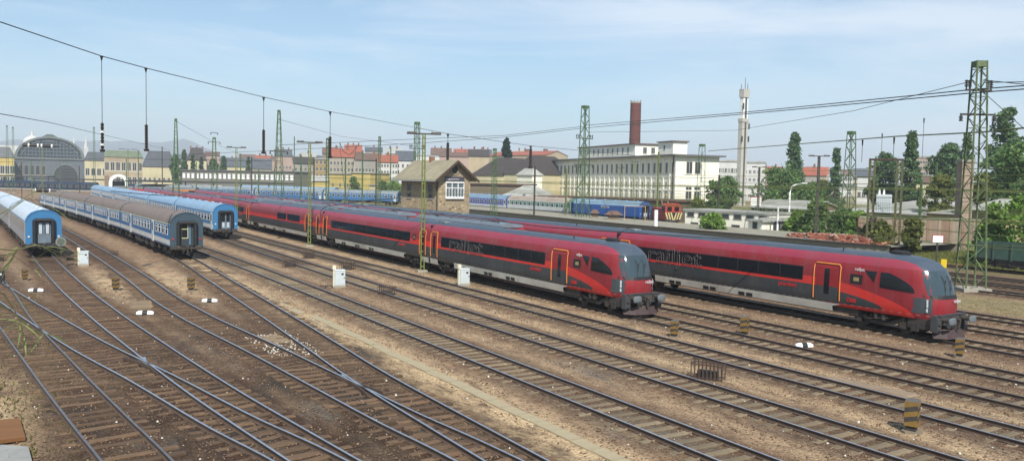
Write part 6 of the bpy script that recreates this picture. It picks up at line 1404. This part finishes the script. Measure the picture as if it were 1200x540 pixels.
# bricks heap at the platform end
t = thing('brick_heap', 'low heap of loose red bricks at the platform end', 'brick heap', (88.5, 66.5, GZ), R(-6)); mbk = M('red_brick', S('a3604a', .66), .9, 0, .25, 3, .3, island=0)
core = MB(); core.loft([[(-2.2, y, 0), (-1.3, y, h), (1.3, y, h), (2.2, y, 0)] for y, h in ((-8.5, 1.2), (-4, 1.7), (2, 1.6), (6.5, 1.3))]); core.face([(-2.2, -8.5, 0), (-1.3, -8.5, 1.2), (1.3, -8.5, 1.2), (2.2, -8.5, 0)]); core.obj('pile_core', mbk, t)
bms = [MB().box(-.14, .14, -.32, .32, -.09, .09).mesh('brick', M('red_brick_%d' % k, S(h, .66), .9, 0, .2, 3)) for k, h in enumerate(('a8634a', '8e4e3c', 'c08a70', 'b9aa96'))]; rr = random.Random(3)
for k in range(290):
    y = rr.uniform(-8.6, 6.5); x = rr.uniform(-2.1, 1.6); hh = np.interp(y, [-8.5, -4, 2, 6.5], [1.2, 1.7, 1.6, 1.3])*(1 if abs(x) < 1.3 else (2.2-abs(x))/.9)
    o = put('brick', bms[rr.randrange(4)], t, None, (x, y, hh+rr.uniform(-.02, .08)), rr.uniform(0, 3)); o.rotation_euler.x = rr.uniform(-.3, .3)
# panel wall along the right
pa, pb = at(1006, 287, 112), at(1168, 287, 118); wl = (pb-pa).length; rz = math.atan2(pb.y-pa.y, pb.x-pa.x); t = thing('panel_wall', 'weathered brick and concrete panel wall behind the portal and lattice mast', 'wall', (pa.x, pa.y, GZ), rz)
zt = at(1085, 257, 114).z-GZ; n = 12; mpw = [M('wall_panel_%d' % k, S(h, .62), .9, 0, .2, 1.2, .5, S('6a5848', .5), bump=.3) for k, h in enumerate(('a08c78', '9a7f6a', 'a99a86'))]
for k in range(n):
    MB().box(.06, wl/n-.06, 0, .22, 0, zt-.12).obj('panel', mpw[k % 3], t, loc=(wl*k/n, 0, 0)); MB().box(-.16, .16, -.06, .3, 0, zt).obj('pier', mpw[(k+1) % 3], t, loc=(wl*k/n, 0, 0))
MB().box(0, wl, -.08, .32, zt, zt+.14).obj('coping', m_concrete, t)
p0 = at(1128, 262, 122); zt = at(1128, 190, 122).z; t = thing('concrete_pillar', 'tall square brick pillar left of the tall lattice mast', 'pillar', (p0.x, p0.y, GZ), R(-35)); MB().box(-.75, .75, -.75, .75, 0, zt-GZ).obj('shaft', M('pillar_brick', S('b79f8c', .66), .9, 0, .2, 1.2, .4), t); MB().box(-.85, .85, -.85, .85, zt-GZ, zt-GZ+.3).obj('cap', m_concrete, t)
# green open wagon and its kin
m_gw = M('wagon_green', S('4a6b5e', .55), .7, 0, .2, 1.5, .45)
for k in range(2):
    t = thing('open_wagon', ['dark green open wagon at the right edge beside the grass', 'second dark green open wagon, nearer the right edge', 'third dark green open wagon, outside to the right'][k], 'wagon', (79.5, 29.5-14.2*k, 0), 0, 'dark green open wagons')
    MB().box(-1.4, -1.32, .2, 13.4, 1.1, 2.6).box(1.32, 1.4, .2, 13.4, 1.1, 2.6).box(-1.4, 1.4, .2, .28, 1.1, 2.6).box(-1.4, 1.4, 13.3, 13.4, 1.1, 2.6).obj('side_boards', m_gw, t); rb = MB().box(-1.5, -1.4, -.06, .06, 1.0, 2.65).mesh('rib', m_gw)
    for q in range(9): put('rib', rb, t, None, (0, .3+q*1.62, 0))
    MB().box(-1.3, 1.3, .1, 13.5, .85, 1.1).box(-1.2, 1.2, 2, 11.5, .5, .85).obj('frame', m_dark, t); MB().box(-1.3, 1.3, .3, 13.3, 1.1, 1.7).obj('load', m_rust, t)
    for y in (3, 10.5): put('bogie', ME_BOGIE, t, None, (0, y, 0))
# signs
for px, py, D, l, c1 in ((886, 236, 175, 'white and red rectangular board above the low sheds', 'rw'), (1099, 280, 78, 'small white board with red edge behind the right express nose', 'rw'), (1106, 306, 77, 'yellow marker board on a post by the right express nose', 'y')):
    q = at(px, py, D); t = thing('board_sign', l, 'sign', (q.x, q.y, GZ), R(-45)); zz = q.z-GZ; s = 1.05 if D > 100 else (.22 if c1 == 'y' else .40)
    MB().bar((0, .1, -.1), (0, .1, zz), .12).obj('sign_post', m_dark, t); MB().box(-s, s, -.05, .05, zz-s*(.75 if c1 != 'y' else 2.4), zz+s*.75).obj('sign_board', m_white if c1 == 'rw' else M('sign_yellow', S('e0c020', .75), .6), t)
    if c1 == 'rw': MB().box(-s*1.08, -s, -.06, .06, zz-s*.8, zz+s*.8).box(s, s*1.08, -.06, .06, zz-s*.8, zz+s*.8).box(-s*1.08, s*1.08, -.06, .06, zz+s*.75, zz+s*.85).obj('red_edge', m_locored, t)

# ------------------------------------------------------------------ trees
LEAF = {}
def leafm(name, hexc, k=.5):
    if name in LEAF: return LEAF[name]
    m = M(name, S(hexc, k), .7, 0, .25, .35, island=.45, spec=.2); t = m.node_tree; b = t.nodes['Principled BSDF']
    src = b.inputs['Base Color'].links[0].from_socket; tr = t.nodes.new('ShaderNodeBsdfTranslucent'); t.links.new(src, tr.inputs['Color'])
    mxs = t.nodes.new('ShaderNodeMixShader'); mxs.inputs[0].default_value = .42; t.links.new(b.outputs[0], mxs.inputs[1]); t.links.new(tr.outputs[0], mxs.inputs[2])
    t.links.new(mxs.outputs[0], t.nodes['Material Output'].inputs['Surface']); LEAF[name] = m
    return m
m_trunk = M('bark', S('5b4a3a', .5), .9, 0, .3, 3)
l_dark, l_mid, l_lite, l_yel, l_pop = leafm('leaf_dark', '5f7a50', .88), leafm('leaf_mid', '68854c', .88), leafm('leaf_light', '7c9c48', .86), leafm('leaf_yellow', '848c48', .62), leafm('leaf_poplar', '627e58', .88)
def tree(label, px, pyb, D, ytop, wpx, kind, mat, group='trees behind the yard', n=None, cat='tree', base=None):
    p = at(px, pyb, D); zt = at(px, ytop, D).z; H = zt-GZ; wd = wpx*D*math.cos(math.atan((px-600)/FOC))/FOC/2
    t = thing({'bush': 'bush', 'pop': 'poplar_tree', 'con': 'conifer_tree', 'round': 'broadleaf_tree'}[kind], label, cat, (p.x, p.y, GZ), 0, group)
    r = np.random.default_rng(abs(hash((px, ytop))) % 9999 if False else int(px*31+ytop*7))
    z0 = {'bush': .0, 'pop': .08, 'con': .06, 'round': .22}[kind]*H
    b = MB()
    if kind != 'bush':
        b.tube([(0, 0, -.2), (r.normal(0, .1), r.normal(0, .1), H*.4), (r.normal(0, .2), r.normal(0, .2), H*.85)], [max(.12, H*.022), max(.09, H*.014), .04], 7)
        for k in range(9):
            z = H*(.3+.055*k); a = r.uniform(0, 6.28); l_ = wd*(.75 if kind == 'round' else .4)*r.uniform(.6, 1)
            b.tube([(0, 0, z), (l_*.5*math.cos(a), l_*.5*math.sin(a), z+l_*.35), (l_*math.cos(a), l_*math.sin(a), z+l_*.8)], [.09, .06, .025], 5)
    else:
        for k in range(7): a = r.uniform(0, 6.28); b.tube([(0, 0, -.1), (wd*.5*math.cos(a), wd*.5*math.sin(a), H*.6)], [.06, .02], 5)
    b.obj('trunk' if kind != 'bush' else 'stems', m_trunk, t)
    nc = n or int(np.clip(34*wd*H/(16 if kind in ('pop', 'con') else 24), 60 if kind in ('pop', 'con') else 40, 160)); per = 50
    V = []; C = []
    for k in range(nc):
        u = r.uniform(0, 1); z = z0+(H-z0)*u
        if kind == 'pop': rad = wd*(.55+.45*math.sin(math.pi*min(1, u*1.25+.12)))*(1-u**6)
        elif kind == 'con': rad = wd*(1-u)**.8+.15
        elif kind == 'bush': rad = wd*math.sqrt(max(.02, 1-u*u))*(.8+.3*math.sin(k))
        else: rad = wd*math.sqrt(max(.03, 1-(2*u-1)**2))*(.82+.25*math.sin(k*1.7))
        a = r.uniform(0, 6.28); q = rad*(.80 if kind in ('pop', 'con') else .98)*math.sqrt(r.uniform(.1, 1)); C.append((q*math.cos(a), q*math.sin(a), z, (wd*(.40 if kind in ('pop', 'con') else .24)+.30)*r.uniform(.65, 1.3)*(1-.6*u if kind == 'con' else 1-.35*u if kind == 'pop' else 1)))
    C = np.array(C); s = np.clip(.16+.0011*D, .2, .55)*(1.0)
    N = nc*per; cc = np.repeat(C, per, 0); d = r.normal(0, 1, (N, 3)); d /= np.linalg.norm(d, axis=1)[:, None]; d *= (r.uniform(.25, 1, N)**.6)[:, None]
    ctr = cc[:, :3]+d*cc[:, 3:4]*np.array([1, 1, .8]); ctr[:, 2] = np.maximum(ctr[:, 2], .1)
    e1 = r.normal(0, 1, (N, 3)); e1 /= np.linalg.norm(e1, axis=1)[:, None]; e2 = np.cross(e1, r.normal(0, 1, (N, 3))); e2 /= np.linalg.norm(e2, axis=1)[:, None]
    sz = (s*r.uniform(.6, 1.3, N))[:, None]
    Q = np.stack([ctr-e1*sz, ctr-e2*sz*.6, ctr+e1*sz, ctr+e2*sz*.6], 1).reshape(-1, 3)
    me = bpy.data.meshes.new('crown'); me.vertices.add(len(Q)); me.vertices.foreach_set('co', Q.astype(np.float32).ravel()); me.loops.add(len(Q)); me.loops.foreach_set('vertex_index', np.arange(len(Q), dtype=np.int32)); me.polygons.add(N); me.polygons.foreach_set('loop_start', np.arange(0, len(Q), 4, dtype=np.int32)); me.polygons.foreach_set('loop_total', np.full(N, 4, np.int32)); me.update(); me.materials.append(mat)
    put('crown', me, t)
    return t
T = [
 ('tall poplar beside the antenna tower', 928, 250, 210, 158, 26, 'pop', l_pop), ('broad tree at the foot of the tall poplar', 915, 250, 200, 200, 62, 'round', l_mid), ('lower bushy tree right of the tall poplar', 948, 255, 190, 218, 46, 'round', l_mid),
 ('slender poplar right of the dark lamp mast', 978, 245, 230, 176, 18, 'pop', l_pop), ('tree in front of the factory corner and antenna tower', 852, 245, 215, 208, 34, 'round', l_mid), ('small tree left of the antenna tower', 838, 245, 190, 212, 30, 'round', l_mid),
 ('pointed conifer behind the dark sheds', 593, 215, 330, 162, 25, 'con', leafm('leaf_conifer', '35533c', .6)),
 ('tall dark tree right of the portal', 1064, 260, 190, 155, 26, 'pop', l_dark), ('rounded dark tree behind the portal', 1035, 255, 200, 182, 44, 'round', l_dark), ('wide dark tree between portal and lattice mast', 1108, 255, 210, 170, 44, 'round', l_dark), ('pointed dark tree left of the lattice mast', 1129, 255, 190, 158, 22, 'pop', l_dark),
 ('tallest open crowned tree right of the lattice mast', 1172, 255, 165, 129, 38, 'round', l_dark), ('broad tree at the foot of the tallest tree', 1168, 250, 150, 178, 56, 'round', l_dark), ('light green tree at the right edge', 1198, 250, 140, 168, 66, 'round', l_mid), ('yellowish tree behind the brick pillar, left', 1098, 255, 150, 208, 46, 'round', l_yel), ('yellowish tree right of the brick pillar', 1150, 255, 140, 206, 40, 'round', l_yel),
 ('big light green bush on the bank at the right edge', 1192, 290, 95, 236, 84, 'bush', l_lite), ('light green bush right of the lattice mast', 1166, 290, 98, 244, 44, 'bush', l_lite), ('bright bush before the panel wall beside the lattice mast', 1155, 288, 100, 262, 30, 'bush', l_lite),
 ('yellow green young tree in front of the panel wall', 1068, 290, 104, 258, 20, 'round', l_yel), ('green bush left of the portal', 985, 283, 125, 247, 40, 'bush', l_mid), ('light bush by the brick heap', 1005, 285, 118, 252, 34, 'bush', l_lite), ('large bush behind the platform', 955, 280, 128, 238, 42, 'bush', l_mid), ('low light bush between the big bushes', 935, 275, 130, 250, 36, 'bush', l_lite),
 ('round green bush on the platform side by the low cream building', 836, 268, 126, 252, 34, 'bush', l_lite), ('small yellowish bush between portal posts', 1034, 288, 106, 262, 28, 'bush', l_yel), ('thin shrub at the left of the panel wall', 1018, 288, 110, 262, 18, 'bush', l_yel),
 ('bush below the green mast by the sheds', 818, 252, 160, 232, 30, 'bush', l_yel), ('green shrubs left of the signal cabin', 462, 228, 300, 213, 24, 'bush', l_lite), ('second green shrub left of the signal cabin', 448, 228, 260, 213, 20, 'bush', l_mid), ('dark shrub in front of the yellow warehouse', 415, 222, 300, 209, 14, 'bush', l_mid), 
 ('first dark conifer by the dormered house', 216, 212, 420, 176, 12, 'con', l_dark), ('second dark conifer by the dormered house', 226, 212, 430, 182, 10, 'con', l_dark), ('third dark conifer by the dormered house', 236, 212, 440, 184, 8, 'con', l_dark), ('pair dark conifer right of the mast with crossarms', 262, 212, 430, 183, 14, 'con', l_dark), ('last dark conifer before the low cream houses', 291, 210, 420, 184, 9, 'con', l_dark), ('dark tree left of the first lattice mast', 206, 210, 430, 182, 12, 'round', l_dark), ('dark tree behind the mast with crossarms', 250, 210, 450, 187, 14, 'round', l_dark),
 ('small tree behind the dark lamp mast', 962, 250, 260, 214, 30, 'round', l_yel),
]
for q in T: tree(*q)
# grass blades on the bank
def blades(name, N, fx, mat, hmin, hmax):
    x, y, z = fx(N); N = len(x); a = rng.uniform(0, 6.28, N); h = rng.uniform(hmin, hmax, N); w_ = .03
    P0 = np.stack([x-w_*np.cos(a), y-w_*np.sin(a), z], -1); P1 = np.stack([x+w_*np.cos(a), y+w_*np.sin(a), z], -1); P2 = np.stack([x+rng.normal(0, .08, N), y+rng.normal(0, .08, N), z+h], -1)
    V = np.stack([P0, P1, P2], 1).reshape(-1, 3); q = bpy.data.meshes.new(name); q.vertices.add(len(V)); q.vertices.foreach_set('co', V.astype(np.float32).ravel()); q.loops.add(len(V)); q.loops.foreach_set('vertex_index', np.arange(len(V), dtype=np.int32)); q.polygons.add(N); q.polygons.foreach_set('loop_start', np.arange(0, len(V), 3, dtype=np.int32)); q.polygons.foreach_set('loop_total', np.full(N, 3, np.int32)); q.update(); q.materials.append(mat)
    return put(name, q, None, 'stuff')
tag(blades('grass', 60000, lambda N: (rng.uniform(82, 112, N), rng.uniform(30, 66, N), np.full(N, GZ-.05)), leafm('grass_blade', '9aa058', .55), .15, .5), 'rough yellow green grass on the bank behind the tracks', None)
tag(blades('weeds', 3500, lambda N: (rng.uniform(-4, 1.6, N), rng.uniform(20, 60, N)**1.0, np.full(N, GZ-.05)), leafm('weed_blade', '8a8a4c', .5), .05, .22), 'thin weeds growing along the leftmost track', None)

# ------------------------------------------------------------------ hanging twigs close to the camera at the left edge
m_twig = M('twig', S('86865c', .55), .8); 
def twig(label, pts, r0, leaves, D):
    P_ = [at(px, py, D+dd) for px, py, dd in pts]; t = thing('hanging_branch', label, 'branch', P_[0], 0, 'branches at the left edge'); o = P_[0]
    Q = [np.array(p_-o) for p_ in P_]; fine = []
    for a, c in zip(Q, Q[1:]):
        for k in range(5): fine.append(a+(c-a)*k/5)
    fine.append(Q[-1]); MB().tube(fine, [r0*.36*(1-.6*k/len(fine)) for k in range(len(fine))], 5).obj('stem', m_twig, t)
    r = random.Random(int(pts[0][1])); lm = MB().loft([[(-.001, 0, 0), (.001, 0, 0)], [(-.007, .06, .004), (.007, .06, .004)], [(-.006, .13, .0), (.006, .13, .0)], [(-.001, .22, -.02), (.001, .22, -.02)]]).mesh('leaf', leafm('twig_leaf', '9fb070', .66))
    for k in range(int(leaves*.7)):
        p_ = fine[r.randrange(2, len(fine))]; o_ = put('leaf', lm, t, None, tuple(p_)); o_.rotation_euler = (r.uniform(-.9, .3), r.uniform(-.5, .5), r.uniform(0, 6.28))
twig('long green twig arching in front of the left blue coach buffers', [(-25, 290, 0), (15, 293, .2), (45, 287, .3), (60, 292, .4), (85, 302, .6)], .016, 16, 7)
twig('bare dark twig crossing the pale coach roof at the left', [(-20, 262, 0), (10, 245, .2), (28, 232, .3), (45, 222, .4), (52, 212, .5)], .013, 3, 7)
twig('forked dark twig tip over the blue coach roof', [(22, 238, .2), (34, 232, .3), (44, 240, .4), (62, 243, .5)], .009, 3, 7)
twig('lower green twig over the crossing rails at the left edge', [(-25, 330, 0), (5, 345, .2), (22, 372, .3), (30, 400, .4)], .014, 16, 6.5)
twig('leafy twig hanging across the leftmost rails', [(-25, 350, 0), (12, 362, .2), (40, 388, .3), (60, 392, .5)], .012, 16, 6.5)
twig('thin twig with dark bud left of the small striped post', [(-20, 306, 0), (4, 300, .2), (12, 297, .3), (40, 316, .5)], .010, 10, 7)

# ------------------------------------------------------------------ hills and air
HX = [(-260, 186), (-150, 180), (-60, 170), (0, 166), (40, 164), (90, 164), (130, 166), (175, 168), (205, 163), (218, 164), (245, 176), (275, 187), (330, 197), (420, 203), (600, 212), (900, 221)]
rows = []
for dd, kk in ((4300, 0), (4700, .45), (5200, 1.0), (5600, .9)):
    rows.append([])
    for i, (px, py) in enumerate(HX):
        for u in range(4):
            if i == len(HX)-1 and u: break
            x2, y2 = (HX[i+1] if i < len(HX)-1 else HX[i]); f = u/4; q = at(px+(x2-px)*f, py+(y2-py)*f, 5200); d = math.hypot(q.x, q.y)
            rows[-1].append((q.x/d*dd, q.y/d*dd, max(-.6, q.z*kk+(8*math.sin(i*2.1+u) if 0 < kk else 0))))
b = MB(); b.loft(rows); b.obj('hills', M('hill_wood', (.05, .075, .045), .95, 0, .3, .004), None, 'structure', smooth=True)
hz = bpy.data.materials.new('haze'); hz.use_nodes = True; t_ = hz.node_tree; t_.nodes.clear(); ou = t_.nodes.new('ShaderNodeOutputMaterial'); pv = t_.nodes.new('ShaderNodeVolumePrincipled'); pv.inputs['Density'].default_value = .00030; pv.inputs['Color'].default_value = (.82, .90, 1, 1); pv.inputs['Anisotropy'].default_value = 0; t_.links.new(pv.outputs[0], ou.inputs['Volume'])
b = MB().box(-6000, 6000, -6000, 6000, -1.3, 300); tag(b.obj('haze', hz, None, 'stuff'), None, None)
